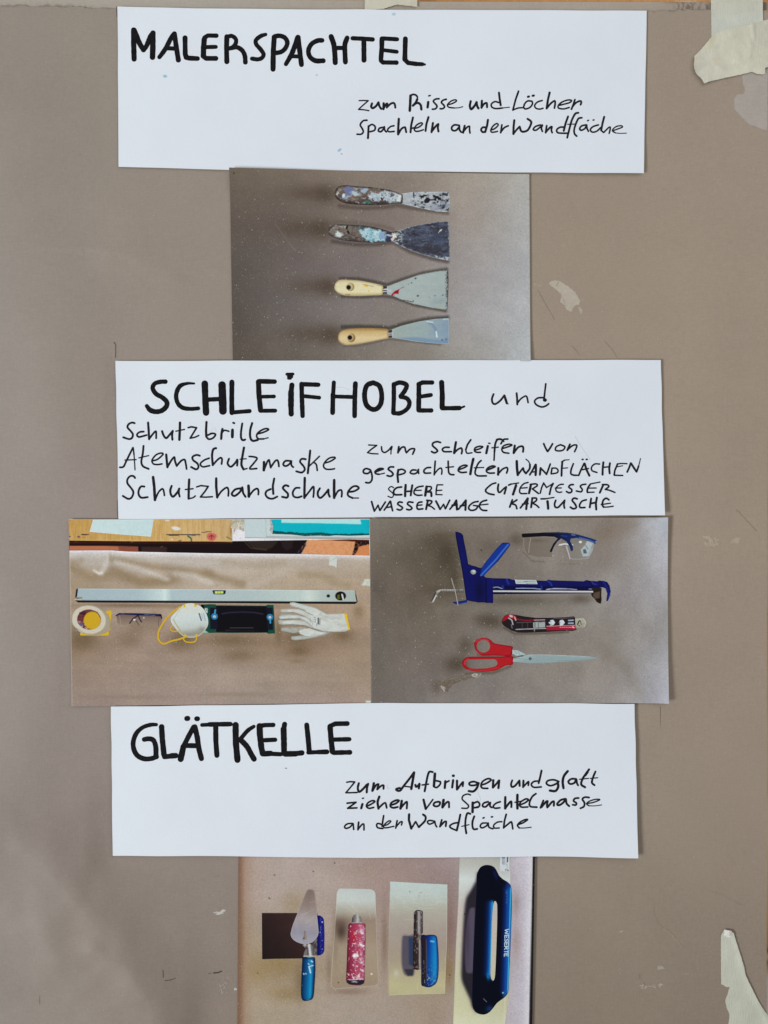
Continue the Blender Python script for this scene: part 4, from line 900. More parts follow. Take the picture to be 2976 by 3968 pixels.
# third, clean wooden handle
bl3 = A('727,270 782,268 950,205 1150,135 1350,95 1490,82 1493,200 1488,400 1480,548 1300,525 1100,480 950,430 850,385 782,362 727,360', ob)
def pb3(p):
    p = Paint(p.P).ramp((1500, 1040), (1740, 1200), [(0, (164, 176, 174)), (.6, (160, 172, 172)), (1, (152, 164, 166))]).mott(30, 12, .03, 3)
    p.mix((60, 54, 52), 1.0*(p.P[:, 0] < 1500)); p.line(A('730,310 782,305', ob), 4, (206, 204, 210), 1, 1.5); p.line(A('730,332 782,330', ob), 4, (196, 196, 204), 1, 1.5); p.line(A('730,350 782,350', ob), 3, (100, 98, 98), .8)
    p.line(A('784,270 784,360', ob), 3, (190, 196, 200), .8)
    p.poly(A('818,380 870,325 925,303 935,296 918,318 912,362 880,356 858,385', ob), (150, 18, 38), 1, 1.5); p.line(A('930,300 972,279', ob), 2, (140, 30, 44), .9, 1)
    p.line(A('850,380 865,362', ob), 3, (216, 190, 190), .8)
    p.line(A('1485,90 1490,300 1482,545', ob), 5, (58, 56, 58), .9, 3); p.noise(3, 3, .52, (50, 46, 46), .9, 52, sstep(1722, 1732, p.P[:, 0]))
    for x, y, r in ((1136, 382, 3.4), (1427, 374, 2.4), (1110, 180, 3), (1065, 232, 2), (1335, 380, 2), (1028, 248, 1.8), (1270, 400, 1.6)):
        p.blob(1240+x/3, 1020+y/3, r*1.2, r, (54, 48, 48), .95, -20, .3)
    p.line(A('850,390 950,432 1010,440 1080,455 1085,438', ob), 3, (60, 52, 48), .9, 2); p.line(A('1100,482 1300,526 1460,547', ob), 3, (70, 66, 62), .8, 2)
    p.line(A('790,268 950,207 1150,138 1350,98 1480,85', ob), 2.5, (70, 68, 64), .7, 2)
    p.blob(1510, 1128, 10, 6, (184, 200, 208), .8); p.blob(1700, 1170, 40, 12, (140, 154, 160), .6, -15); p.line(A('1350,515 1380,525 1440,520', ob), 3, (176, 170, 120), .7); return p
q = P1.part('printed_scraper', bl3, pb3, PRINT, label='wide scraper with a red paint spot and pale wooden handle, third from the top')
hd3 = A('168,285 178,240 215,203 275,194 450,205 600,232 727,265 728,320 722,370 600,378 400,385 280,377 210,347 176,315', ob)
def ph3(p):
    p = Paint(p.P).ramp((1240, 1084), (1240, 1148), [(0, (196, 186, 150)), (.25, (214, 205, 168)), (.75, (218, 210, 174)), (1, (182, 166, 122))]).mott(40, 5, .02, 4)
    p.blob(1358, 1113, 15, 16, (150, 128, 80), 1, 0, .12); p.blob(1354, 1112, 13, 14, (202, 190, 150), .8, 0, .3); p.blob(1351, 1115, 9, 9, (26, 20, 18), 1, 0, .18)
    p.blob(1419, 1108, 7, 5, (214, 178, 70), 1, 0, .4); p.blob(1429, 1128, 3, 4, (214, 180, 80), .9, 0, .4); p.line(A('500,250 560,262 620,272', ob), 2.5, (120, 104, 78), .6)
    p.line(A('300,368 345,372', ob), 4, (104, 76, 40), .8); p.line(A('680,258 724,266', ob), 3, (120, 104, 78), .7); p.rim(hd3, 7, (168, 152, 110), .75); return p
P1.part('printed_handle', hd3, ph3, PRINT, q, .00012, smooth_outline=True)
# fourth
bl4 = A('790,780 838,772 950,730 1150,680 1350,650 1495,643 1498,800 1495,940 1300,932 1100,912 950,885 845,868 790,875', ob)
def pb4(p):
    p = Paint(p.P).ramp((1520, 1290), (1738, 1290), [(0, (152, 166, 162)), (.6, (148, 164, 168)), (1, (130, 150, 172))]).mott(30, 8, .03, 7)
    p.mix((58, 52, 50), 1.0*(p.P[:, 0] < 1520)); p.line(A('792,818 843,815', ob), 4, (200, 200, 204), 1, 1.5); p.line(A('792,838 843,836', ob), 4, (196, 196, 204), 1, 1.5); p.line(A('846,772 846,868', ob), 3, (184, 192, 192), .8)
    p.poly(A('905,865 1000,868 1100,862 1250,880 1400,900 1490,885 1490,938 1200,925 980,890', ob), (112, 138, 170), .75, 8)
    p.line(A('1250,690 1300,710 1340,760 1352,830', ob), 9, (112, 134, 162), .75, 7); p.line(A('1240,682 1310,690', ob), 4, (206, 220, 224), .9, 2.5); p.line(A('1350,800 1358,858', ob), 6, (196, 224, 234), .95, 3)
    p.line(A('1430,655 1490,652', ob), 4, (190, 214, 224), .8); p.blob(1713, 1318, 3, 2.4, (52, 50, 60), .9, 0, .3); p.blob(1729, 1315, 2.6, 2.6, (52, 50, 60), .9, 0, .3); p.rim(bl4, 2.6, (176, 192, 196), .6); return p
q = P1.part('printed_scraper', bl4, pb4, PRINT, label='narrow scraper with blue grey blade and pale wooden handle, lowest in the print')
hd4 = A('210,865 225,812 268,782 350,764 550,756 700,762 786,770 793,820 791,875 700,895 550,925 400,950 300,957 245,932 216,900', ob)
def ph4(p):
    p = Paint(p.P).ramp((1240, 1272), (1240, 1338), [(0, (156, 122, 66)), (.22, (196, 168, 118)), (.6, (214, 194, 152)), (1, (196, 178, 140))]).mott(50, 5, .02, 9)
    p.blob(1361, 1310, 16, 17, (134, 104, 62), 1, 0, .12); p.blob(1356, 1308, 14, 14, (206, 188, 148), .8, 0, .3); p.blob(1356, 1309, 9, 9, (24, 18, 16), 1, 0, .18)
    p.line(A('640,768 700,775 770,778', ob), 3, (140, 100, 50), .6); p.rim(hd4, 7, (150, 120, 74), .7); return p
P1.part('printed_handle', hd4, ph4, PRINT, q, .00012, smooth_outline=True)

# ---- second print: spirit level, tape, goggles, mask, sander, gloves
def paintP2(p):
    p.grid(270, 1434, 2130, 2735, [
        [(186, 184, 172), (190, 188, 176), (188, 184, 170), (186, 180, 164), (178, 170, 152)],
        [(152, 136, 108), (166, 152, 128), (176, 164, 142), (170, 156, 130), (168, 152, 126)],
        [(152, 134, 110), (166, 148, 128), (164, 146, 124), (158, 138, 112), (166, 146, 120)],
        [(138, 118, 92), (150, 132, 112), (146, 128, 106), (134, 114, 88), (150, 132, 108)],
        [(142, 126, 106), (148, 132, 114), (156, 142, 124), (152, 138, 118), (152, 136, 112)],
        [(146, 130, 116), (148, 132, 118), (152, 138, 124), (152, 138, 124), (156, 140, 124)]])
    x, y = p.P.T
    o, o2 = (250, 1990), (800, 1990)
    def ln(t, w, c, a, s, oo=o): p.line(A(t, oo), w, c, a, s)
    lt = (196, 194, 180); dk = (138, 120, 88)
    ln('80,620 300,740 600,700 900,800 1300,760', 34, dk, .75, 40); ln('550,530 900,590 1300,650 1700,700', 26, dk, .7, 34); ln('560,640 900,800 1200,790', 24, dk, .6, 30)
    ln('80,560 160,570 200,540', 22, (150, 132, 104), .6, 24)
    ln('430,690 460,640 500,560 530,470', 16, lt, .8, 22); ln('350,660 400,692 440,690', 10, (206, 204, 190), .8, 9); ln('600,560 900,650 1200,760', 16, lt, .7, 24); ln('1300,700 1500,720 1700,800', 20, lt, .6, 26)
    ln('535,460 540,540', 10, (150, 138, 112), .7, 8)
    ln('0,690 200,760 420,820', 26, dk, .7, 34, o2); ln('1100,700 1350,720 1500,800 1640,840', 26, (146, 130, 98), .55, 34, o2); ln('200,560 600,600 900,570', 22, (160, 146, 118), .5, 30, o2); ln('500,860 700,760 900,680', 26, (186, 178, 160), .5, 30, o2)
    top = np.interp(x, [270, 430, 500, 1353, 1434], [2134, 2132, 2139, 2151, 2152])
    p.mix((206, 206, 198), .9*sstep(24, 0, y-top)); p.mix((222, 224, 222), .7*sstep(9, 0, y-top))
    p.c *= (1.02, 1.0, 1.05); p.mott(90, 60, .05, 14).mott(300, 16, .03, 15)
    sh = (104, 84, 58)
    for cx, cy, rx, ry, a in ((330, 2470, 60, 40, .55), (320, 2500, 60, 40, .35), (500, 2480, 60, 40, .3), (540, 2420, 70, 50, .35), (700, 2490, 70, 40, .45), (720, 2460, 60, 40, .5), (900, 2480, 130, 34, .5), (930, 2540, 90, 34, .4), (1150, 2470, 50, 30, .6), (1160, 2520, 50, 26, .5), (1330, 2460, 50, 30, .5), (1080, 2440, 18, 60, .5), (860, 2350, 300, 12, .4), (500, 2345, 220, 10, .5), (1390, 2370, 30, 40, .35), (605, 2400, 30, 60, .3), (300, 2460, 30, 60, .3)):
        p.blob(cx, cy, rx, ry, sh, min(.85, a*1.35))
    p.blob(1150, 2562, 30, 10, (120, 98, 66), .5); p.blob(500, 2700, 200, 12, (128, 112, 94), .4); p.blob(900, 2690, 200, 12, (128, 112, 94), .4)
    p.poly(np.array([(1416, 2713), (1440, 2713), (1440, 2726), (1417, 2726)], float), (204, 208, 200), 1)
    p.poly(np.array([(1401, 2268), (1414, 2244), (1440, 2243), (1440, 2271)], float), (196, 200, 190), 1)
    p.line(np.array([(270, 2012), (281, 2736)], float), 5, (196, 186, 172), .7, 2)
    return p
def bendP2(P): return .0002 + corner(P, 265, 2010, 120, 60, .0006) + corner(P, 285, 2740, 100, 60, .0008)
P2 = Sheet('photo_print', [(269, 2013), (1433, 2010), (1437, 2723), (281, 2735)], 0.0016, 0.00018, PRINT_BG, 3.6, bendP2, paintP2,
    'photo print of a spirit level above goggles, mask, sander and gloves', 'photo print', 'glossy photo prints of tools')
oc, od, oe = (250, 1990), (800, 1990), (250, 2260)
of = lambda s: A(s, (780, 2260), 2.5136)
# background of the printed scene
dark = np.vstack([A('62,300 1659,310', oc), A('300,320 1659,300', od), np.array([(1431, 2092), (1432.5, 2153), (1353, 2151)], float), A('1090,470 0,460', od), A('740,441 560,428 300,428 62,430', oc)])
def pdark(p):
    p = Paint(p.P, (24, 14, 16)); x, y = p.P.T
    p.mix((52, 22, 12), .9*sstep(2110, 2104, y)*(x < 902))
    p.poly(A('62,373 860,382 862,442 740,442 560,428 62,431', oc), (176, 104, 74), 1, 2)
    p.poly(A('630,380 862,384 862,442 740,442 640,432', oc), (122, 66, 50), .8, 4); p.poly(A('900,385 1195,388 1195,450 900,446', oc), (52, 34, 32), 1, 3)
    p.mix((24, 14, 16), sstep(2112, 2106, y)*0)
    p.poly(A('345,190 445,200 450,290 490,350 560,410 700,425 760,400 860,300 460,280', od), (48, 38, 34), .9, 4); p.poly(A('345,190 440,205 450,300 400,290 350,240', od), (118, 98, 70), .9, 4); p.line(A('430,310 520,400 700,422', od), 4, (78, 66, 46), .7, 4)
    p.poly(A('870,300 1010,300 1000,400 930,430 880,380', od), (40, 30, 34), .8, 6)
    p.poly(np.array([(1193, 2089), (1353, 2096), (1376, 2099), (1372, 2125), (1364, 2152), (1165, 2147), (1185, 2107)], float), (212, 150, 106), 1, 2); p.poly(np.array([(1392, 2118), (1434, 2108), (1434, 2155), (1372, 2153), (1384, 2135)], float), (206, 132, 84), 1, 2); p.poly(A('1050,465 1155,340 1160,360 1100,470', od), (20, 20, 40), 1, 2); p.line(A('1055,465 1150,345', od), 2, (90, 80, 80), .8)
    p.poly(np.array([(1196, 2087), (1434, 2090), (1434, 2100), (1353, 2097), (1193, 2089)], float), (74, 24, 14), 1, 3); p.noise(5, 5, .58, (190, 124, 84), .5, 61, 1.0*(x > 1170)*(y > 2102))
    p.line(A('780,328 812,322', oc), 3, (160, 120, 80), .7); p.line(A('1125,390 1150,380', oc), 3, (110, 80, 60), .7); p.line(A('130,328 170,326', oc), 2, (140, 90, 50), .6)
    return p
P2.part('printed_shadow_gap', dark, pdark, PRINT, sp=3.2, label='dark gap and orange floor behind the table in the print')
desk = np.vstack([A('58,72 1659,68', oc), A('300,68 305,330', od), A('1659,324 800,322 62,312', oc)])
def pdesk(p):
    p = Paint(p.P).ramp((270, 2040), (900, 2040), [(0, (184, 144, 78)), (.4, (196, 158, 92)), (.75, (202, 170, 118)), (1, (192, 162, 118))])
    p.noise(3, 60, .52, (172, 128, 70), .4, 62); p.noise(2, 30, .6, (212, 180, 128), .4, 63)
    p.mix((214, 176, 112), .7*sstep(4, 0, np.abs(p.P[:, 1]-2094))); p.mix((140, 96, 56), .5*sstep(3, 0, np.abs(p.P[:, 1]-2098)))
    p.line(A('205,244 290,242', oc), 3, (40, 34, 50), .9); p.line(A('215,243 265,244', oc), 4.5, (38, 32, 40), .9); p.blob(250+172/3, 1990+270/3, 6, 3.4, (70, 74, 100), .9, 0, .3); p.blob(273, 2079, 4, 2.4, (50, 52, 80), .9, 0, .3); p.line(A('210,275 245,274', oc), 3, (130, 90, 50), .7)
    p.line(A('1190,243 1580,246', oc), 3.5, (58, 48, 48), .9); p.line(A('1220,252 1330,250', oc), 4, (50, 46, 56), .9); p.line(A('1450,246 1520,250', oc), 5, (60, 68, 100), .9); p.line(A('1440,262 1475,285 1480,320', oc), 6, (44, 92, 62), .95)
    p.blob(250+1300/3, 1990+172/3, 15, 7, (218, 220, 218), 1, 10, .5); p.noise(3, 2, .55, (214, 216, 212), .9, 66, p.pmask(A('1235,150 1375,165 1370,190 1270,195', oc), 3)); p.blob(250+1200/3, 1990+80/3, 10, 3, (214, 208, 198), .9, 0, .4); p.blob(250+1258/3, 1990+300/3, 3.4, 2.4, (210, 206, 196), 1, 0, .3)
    p.line(A('1330,316 1360,312', oc), 3, (60, 52, 44), .8); p.blob(800+60/3, 1990+270/3, 18, 15, (196, 92, 84), .95, 20, .25); p.blob(800+98/3, 1990+258/3, 8, 8, (196, 96, 86), .9, 0, .3)
    p.line(A('62,296 64,252', od), 2.4, (44, 26, 66), .95); p.line(A('36,272 64,250 88,270', od), 2.4, (44, 26, 66), .95)
    p.line(A('0,210 60,208', od), 3, (64, 62, 54), .8); p.line(A('240,272 295,300', od), 5, (92, 118, 58), .8); p.blob(800+285/3, 1990+200/3, 5, 30, (150, 96, 48), .7); p.blob(250+75/3, 1990+85/3, 4, 3, (196, 100, 70), .8)
    p.line(A('1600,220 1659,215', oc), 3, (90, 70, 50), .8); return p
P2.part('printed_table', desk, pdesk, PRINT, off=.0001, sp=2.6, label='paint marked wooden table top across the upper left of the print')
pp = A('340,70 1043,70 1010,268 700,246 300,212', oc)
P2.part('printed_paper', pp, lambda p: Paint(p.P).ramp((350, 2015), (590, 2075), [(0, (196, 214, 216)), (1, (190, 212, 216))]).mott(12, 12, .015, 3).rim(pp, 2.5, (214, 226, 228), .8), PRINT, off=.00015)
cr = A('300,68 443,68 440,210 405,190 345,178 330,225 302,245 320,185 285,160 300,120', od)
P2.part('printed_crumpled_paper', cr, lambda p: Paint(p.P, (188, 182, 168)).noise(12, 10, .5, (160, 152, 136), .7, 71).noise(8, 10, .58, (216, 214, 206), .8, 72), PRINT, off=.00016)
wb = np.vstack([A('443,68', od), np.array([(1431.5, 2012.5), (1431.5, 2090)]), A('1000,290 450,282', od)])
def pwb(p):
    p = Paint(p.P).ramp((950, 2010), (1350, 2090), [(0, (188, 202, 206)), (1, (196, 206, 208))])
    p.line(A('690,68 700,266', od), 2, (160, 172, 178), .8); p.line(A('700,268 1000,272 1659,282 1900,284', od), 3, (128, 130, 128), .7, 3); p.line(A('450,282 1000,292 1659,294 1900,298', od), 4, (120, 116, 110), .8, 4)
    p.poly(A('735,70 765,68 778,200 770,240 738,190 750,150', od), (120, 116, 116), .7, 4); p.noise(3, 4, .5, (200, 198, 196), .8, 73, p.pmask(A('735,70 765,68 778,200 770,240 738,190', od), 2))
    return p
P2.part('printed_board', wb, pwb, PRINT, off=.00016, label='pale board under the turquoise one')
tq = A('760,68 1893,68 1893,250 1800,254 1659,258 1500,252 1420,262 1300,256 1150,262 1000,245 900,240 770,236 778,150 762,100', od)
def ptq(p):
    p = Paint(p.P, (14, 172, 190)).mott(30, 20, .02, 5); x, y = p.P.T
    e = np.interp(x, [1058, 1100, 1184, 1240, 1280, 1353, 1432], [2056, 2060, 2066, 2063, 2068, 2069, 2066]) + (fbm(x/6, 0*x, 5)-.5)*5
    p.mix((12, 74, 78), sstep(-1.5, 1.5, y-e)); p.noise(4, 3, .62, (120, 130, 128), .8, 75, sstep(6, 9, y-e))
    p.poly(A('873,66 1788,66 1800,122 1659,120 1300,112 875,106', od), (172, 218, 220), 1, 2); p.noise(3, 3, .66, (70, 110, 110), .9, 76, sstep(1068, 1060, x)); return p
P2.part('printed_turquoise_board', tq, ptq, PRINT, off=.00022)
tpz = A('1432,488 1523,490 1513,632 1490,612 1465,604 1425,600', od)
P2.part('printed_tape', tpz, lambda p: Paint(p.P, (198, 204, 198)).line(A('1440,552 1520,508', od), 2.5, (168, 172, 160), .8), PRINT, off=.0001)
# level
lv = np.array([(303, 2280), (620, 2282), (1000, 2284), (1377, 2288), (1386, 2332), (1376, 2340), (800, 2336), (305, 2334), (291, 2324), (294, 2310), (298, 2283)], float)
def plv(p):
    p = Paint(p.P).ramp((300, 2300), (1380, 2300), [(0, (158, 176, 184)), (.22, (164, 182, 190)), (.30, (190, 206, 208)), (.315, (204, 218, 216)), (.34, (168, 186, 192)), (.6, (170, 184, 186)), (.8, (184, 198, 194)), (.83, (198, 210, 204)), (.88, (174, 186, 184)), (1, (166, 176, 172))])
    x, y = p.P.T; b = np.interp(x, [300, 1380], [2325.5, 2331])
    p.mix((26, 24, 26), sstep(-1.5, 1, y-b)); p.mix((206, 216, 218), .6*sstep(4, 0, y-np.interp(x, [300, 1380], [2280, 2288])))
    p.line(A('152,68 140,155', oe), 8, (16, 14, 16), 1, 2); p.line(of('1505,72 1510,110 1524,178'), 8, (22, 18, 18), 1, 2); p.line(of('1497,74 1500,110'), 2, (200, 210, 206), .8)
    p.poly(A('118,160 212,158 205,195 118,190', oe), (168, 156, 132), .9, 3); p.line(A('130,170 212,168', oe), 2.4, (70, 60, 50), .8); p.line(A('120,184 200,190', oe), 2.4, (210, 200, 180), .8); p.blob(302, 2318, 7, 3, (84, 74, 60), .7)
    p.poly(of('112,68 243,68 238,100 225,106 130,106 120,98'), (22, 22, 20), 1, 2); p.poly(of('136,76 217,74 218,100 136,102'), (186, 206, 84), 1, 2); p.line(of('136,84 217,84'), 3, (220, 232, 150), .8); p.line(of('165,76 165,101'), 1.4, (80, 90, 30), .8); p.line(of('190,76 190,101'), 1.4, (80, 90, 30), .8)
    p.blob(780+1238/2.5136, 2260+122/2.5136, 6.6, 6.2, (22, 20, 22), 1, 0, .15); p.blob(780+1358/2.5136, 2260+122/2.5136, 21, 17.5, (20, 18, 18), 1, 0, .08)
    p.poly(of('1325,115 1345,108 1355,150 1330,150'), (110, 116, 30), .9, 3); p.line(of('1372,108 1384,155'), 6, (206, 212, 210), 1, 2); p.line(of('1340,125 1352,145'), 3, (60, 60, 24), .8); return p
P2.part('printed_spirit_level', lv, plv, PRINT, off=.0001, sp=2.4)
# tape roll
P2.part('printed_yellow_pad', A('500,316 552,312 556,350 540,540 515,552 526,575 520,600 490,606 190,604 188,580', oe), lambda p: Paint(p.P, (204, 168, 40)).mott(20, 20, .05, 5), PRINT, off=.0001)
def ell(cx, cy, rx, ry, rot=0, n=40):
    a = np.linspace(0, 2*math.pi, n+1)[:-1]; r = math.radians(rot)
    return np.stack([cx+rx*np.cos(a)*math.cos(r)-ry*np.sin(a)*math.sin(r), cy+rx*np.cos(a)*math.sin(r)+ry*np.sin(a)*math.cos(r)], 1)
rl = A('92,430 100,360 140,300 200,264 280,252 360,258 430,290 480,330 520,370 540,430 542,490 520,545 470,580 400,597 300,596 200,575 140,520 105,480', oe)
def prl(p):
    p = Paint(p.P, (160, 150, 132)); p.blob(345.5, 2402, 67, 56, (198, 190, 174), 1, 8, .04); p.line(A('150,520 250,585 350,590 440,555', oe), 4, (142, 132, 116), .5, 5)
    p.blob(347.5, 2400, 46, 38.5, (84, 36, 42), 1, 8, .04)
    m = 1.0*(((p.P[:, 0]-347.5)/46)**2+((p.P[:, 1]-2400)/38.5)**2 < 1)
    p.noise(8, 3, .5, (124, 60, 64), .7, 82, m); p.noise(6, 2.4, .6, (206, 196, 196), .8, 83, m*sstep(2400, 2412, p.P[:, 1])); p.line(A('190,345 240,355', oe), 8, (38, 34, 40), .8, 4); p.line(A('165,462 225,482', oe), 4, (70, 100, 160), .8)
    p.blob(359.5, 2403, 33, 34, (196, 158, 36), 1, 5, .06); p.line(A('205,330 300,305 390,335 425,400', oe), 3, (70, 50, 40), .6, 3)
    p.rim(rl, 3, (140, 130, 112), .6); return p
P2.part('printed_tape_roll', rl, prl, PRINT, off=.00016, sp=2.4, smooth_outline=True)
# goggles
gl = A('596,372 640,344 850,346 1050,352 1130,356 1140,400 1125,470 1100,515 980,480 900,492 870,486 820,430 770,480 680,508 640,490 620,450 610,385', oe)
def pgl(p):
    p = Paint(p.P).ramp((450, 2375), (450, 2430), [(0, (104, 84, 76)), (.4, (128, 108, 98)), (1, (150, 132, 114))])
    p.line(A('645,350 655,440 670,500', oe), 2, (168, 158, 150), .6); p.line(A('1105,380 1095,500', oe), 3, (98, 82, 78), .7); p.line(A('630,480 700,500 780,475', oe), 2, (172, 160, 146), .6)
    p.line(A('860,372 800,412 765,462', oe), 4.5, (24, 24, 48), 1, 2); p.line(A('862,372 880,415 900,446', oe), 4.5, (24, 24, 48), 1, 2); p.line(A('820,420 850,450 875,490', oe), 3, (60, 56, 70), .9); p.blob(250+818/3, 2260+423/3, 5, 3, (220, 220, 222), 1, 0, .3); p.blob(250+928/3, 2260+400/3, 3, 3, (200, 200, 206), .9, 0, .3)
    p.line(A('600,368 640,352 700,350 850,358 1000,365 1130,372', oe), 8, (20, 24, 66), 1, 2.4); p.line(A('1110,365 1132,375 1135,402', oe), 7, (22, 22, 44), 1, 2.4); p.line(A('660,352 700,352', oe), 1.6, (120, 130, 170), .7); p.line(A('930,362 1060,372', oe), 1.8, (140, 150, 186), .8); return p
P2.part('printed_safety_glasses', gl, pgl, PRINT, off=.0001, sp=2.2)
# sander
sd = of('0,205 35,206 75,202 140,204 146,214 400,215 635,218 642,208 705,210 712,300 720,487 650,489 640,480 300,482 145,480 60,482 0,486')
def psd(p):
    p = Paint(p.P, (18, 70, 58)); p.poly(of('148,214 400,217 640,222 646,300 655,476 400,474 148,472'), (15, 13, 18), 1, 2.5)
    for t in ('88,236 162,236 162,445 90,445', '628,236 697,236 702,452 655,452 650,300'): p.poly(of(t), (20, 20, 34), 1, 2.5)
    p.line(of('205,296 270,284 400,278 520,283 600,298'), 5, (50, 46, 72), .8, 5); p.line(of('280,434 510,434'), 1.6, (110, 110, 116), .7, 1.4); p.line(of('235,457 520,459'), 1.6, (84, 86, 90), .7, 1.4); p.line(of('220,228 240,218 600,228'), 2, (40, 40, 46), .7)
    p.poly(of('38,240 64,240 64,292 56,286 38,262'), (198, 206, 206), 1, 1.6); p.line(of('54,248 54,266'), 2.4, (60, 66, 66), .8)
    for x, y, x2, y2 in ((132, 321, 140, 258), (671, 328, 675, 384)):
        cx, cy = 780+x/2.5136, 2260+y/2.5136; p.blob(cx, cy, 12.5, 12, (44, 128, 184), 1, 0, .12); p.blob(cx, cy, 7.4, 7, (18, 60, 96), 1, 0, .15); p.blob(cx, cy+.6, 5.6, 5, (206, 218, 222), 1, 0, .2); p.blob(cx, cy+.8, 2.4, 2, (120, 116, 104), .9, 0, .3)
        p.line(of('%g,%g %g,%g' % ((x+x2)/2, (y+y2)/2, x2, y2)), 5.5, (60, 160, 208), 1, 2)
    p.poly(of('0,440 40,455 75,480 0,486'), (160, 190, 170), .9, 3); p.poly(of('0,206 30,206 34,240 20,260 0,232'), (14, 12, 16), 1, 3); return p
P2.part('printed_sander', sd, psd, PRINT, off=.0001, sp=2.6, label='black and dark green hand sander with blue knobs')
# mask
mk = np.array([(663, 2400), (668, 2386), (690, 2364), (706, 2348), (717, 2340), (735, 2337), (755, 2338), (783, 2352), (800, 2375), (808, 2403), (806, 2425), (792, 2446), (772, 2464), (745, 2470), (715, 2466), (695, 2450), (680, 2432), (668, 2416)], float)
st = parse_strokes('w20 1350,272 1245,350 1172,432 1112,530 1092,608 1112,670 1162,700 1250,668 1330,650 1412,622; w15 1388,640 1402,668 1440,682 1515,678 1540,640 1545,612; w14 1330,556 1262,552 1236,522 1262,488', oe)
P_, F_ = strokes_mesh(st, 3); F_ = face_front(P_, F_)
mpart = P2.part('printed_dust_mask', mk, lambda p: (Paint(p.P).ramp((735, 2345), (748, 2472), [(0, (206, 208, 198)), (.4, (198, 208, 208)), (.68, (186, 192, 188)), (.88, (142, 138, 128)), (1, (176, 170, 160))])
    .line(A('1268,415 1300,470 1340,530 1372,600', oe), 3.4, (176, 150, 90), .9, 2.4).line(A('1275,410 1350,300 1400,255', oe), 2, (172, 170, 160), .7, 2)
    .line(A('1570,350 1595,430', oe), 5, (66, 66, 96), .85, 2).line(A('1600,350 1612,410', oe), 3, (130, 150, 170), .7, 2).line(A('1622,350 1640,430', oe), 4, (120, 160, 184), .7, 3)
    .blob(783, 2438, 18, 14, (120, 116, 108), .5).rim(mk, 4, (208, 210, 204), .7)
    .line(A('1395,238 1400,268', oe), 8, (208, 178, 40), 1, 2).line(A('1528,220 1526,262', oe), 9, (208, 178, 40), 1, 2).line(A('1540,225 1534,245', oe), 3, (60, 50, 20), .8)
    .line(A('1408,602 1420,622', oe), 9, (206, 174, 40), 1, 2).line(A('1540,598 1542,625', oe), 8, (206, 174, 40), 1, 2)), PRINT, off=.00016, sp=2.2, smooth_outline=True)
mesh_obj('printed_strap', wp(P_, P2.surf(P_, .00022), P2.O), F_, PRINT, mpart, np.tile(alb((202, 164, 36)), (len(P_), 1)))
# gloves
def fing(strokes):
    out = []
    for s in strokes.split(';'):
        v = of(' '.join(s.split())); out.append(v)
    return out
def glove(polys, seed, dim):
    def f(p):
        p = Paint(p.P, tuple(int(c*dim) for c in (196, 200, 196))).mott(20, 10, .04, seed)
        p.noise(30, 12, .56, tuple(int(c*dim) for c in (176, 176, 168)), .5, seed+1, 1, .12, 2); p.noise(26, 10, .6, tuple(int(c*dim) for c in (210, 214, 212)), .5, seed+2, 1, .12, 2)
        return p
    return f
low = fing('765,300 780,292 850,292 1000,330 1010,350 850,325 775,318;748,375 752,355 775,350 850,360 860,400 800,405 760,398;775,445 785,428 850,422 1010,422 1030,440 980,470 900,490 800,470 780,462;872,535 880,515 960,505 1100,500 1250,470 1262,478 1215,505 1100,530 1000,548 920,556 885,550')
def pg1(p):
    p = glove(low, 90, .88)(p)
    for g_ in low: p.rim(g_, 6, (128, 122, 110), .6)
    p.line(of('800,470 900,488 960,480'), 4, (110, 100, 88), .7, 3); p.noise(10, 6, .5, (150, 138, 116), .6, 95, p.pmask(of('850,422 1010,422 980,470 850,470'), 6)); p.line(of('885,551 1000,550 1200,510 1262,478'), 2.4, (120, 112, 100), .7); return p
P2.part('printed_work_glove', low, pg1, PRINT, off=.0001, sp=2.4, label='lower work glove lying half under the other')
upg = fing('860,202 868,186 900,183 1000,205 1120,238 1225,296 1250,296 1392,290 1420,294 1430,350 1452,448 1400,470 1300,474 1180,468 1060,428 1010,412 900,402 800,404 782,385 790,365 850,356 930,352 1000,360 960,345 860,348 775,350 757,332 765,315 850,302 930,305 1010,322 900,285 800,286 770,268 782,252 850,246 950,246 1010,262 940,238 880,224;950,470 960,458 1010,440 1060,436 1180,462 1230,476 1160,500 1080,516 1020,512 965,492')
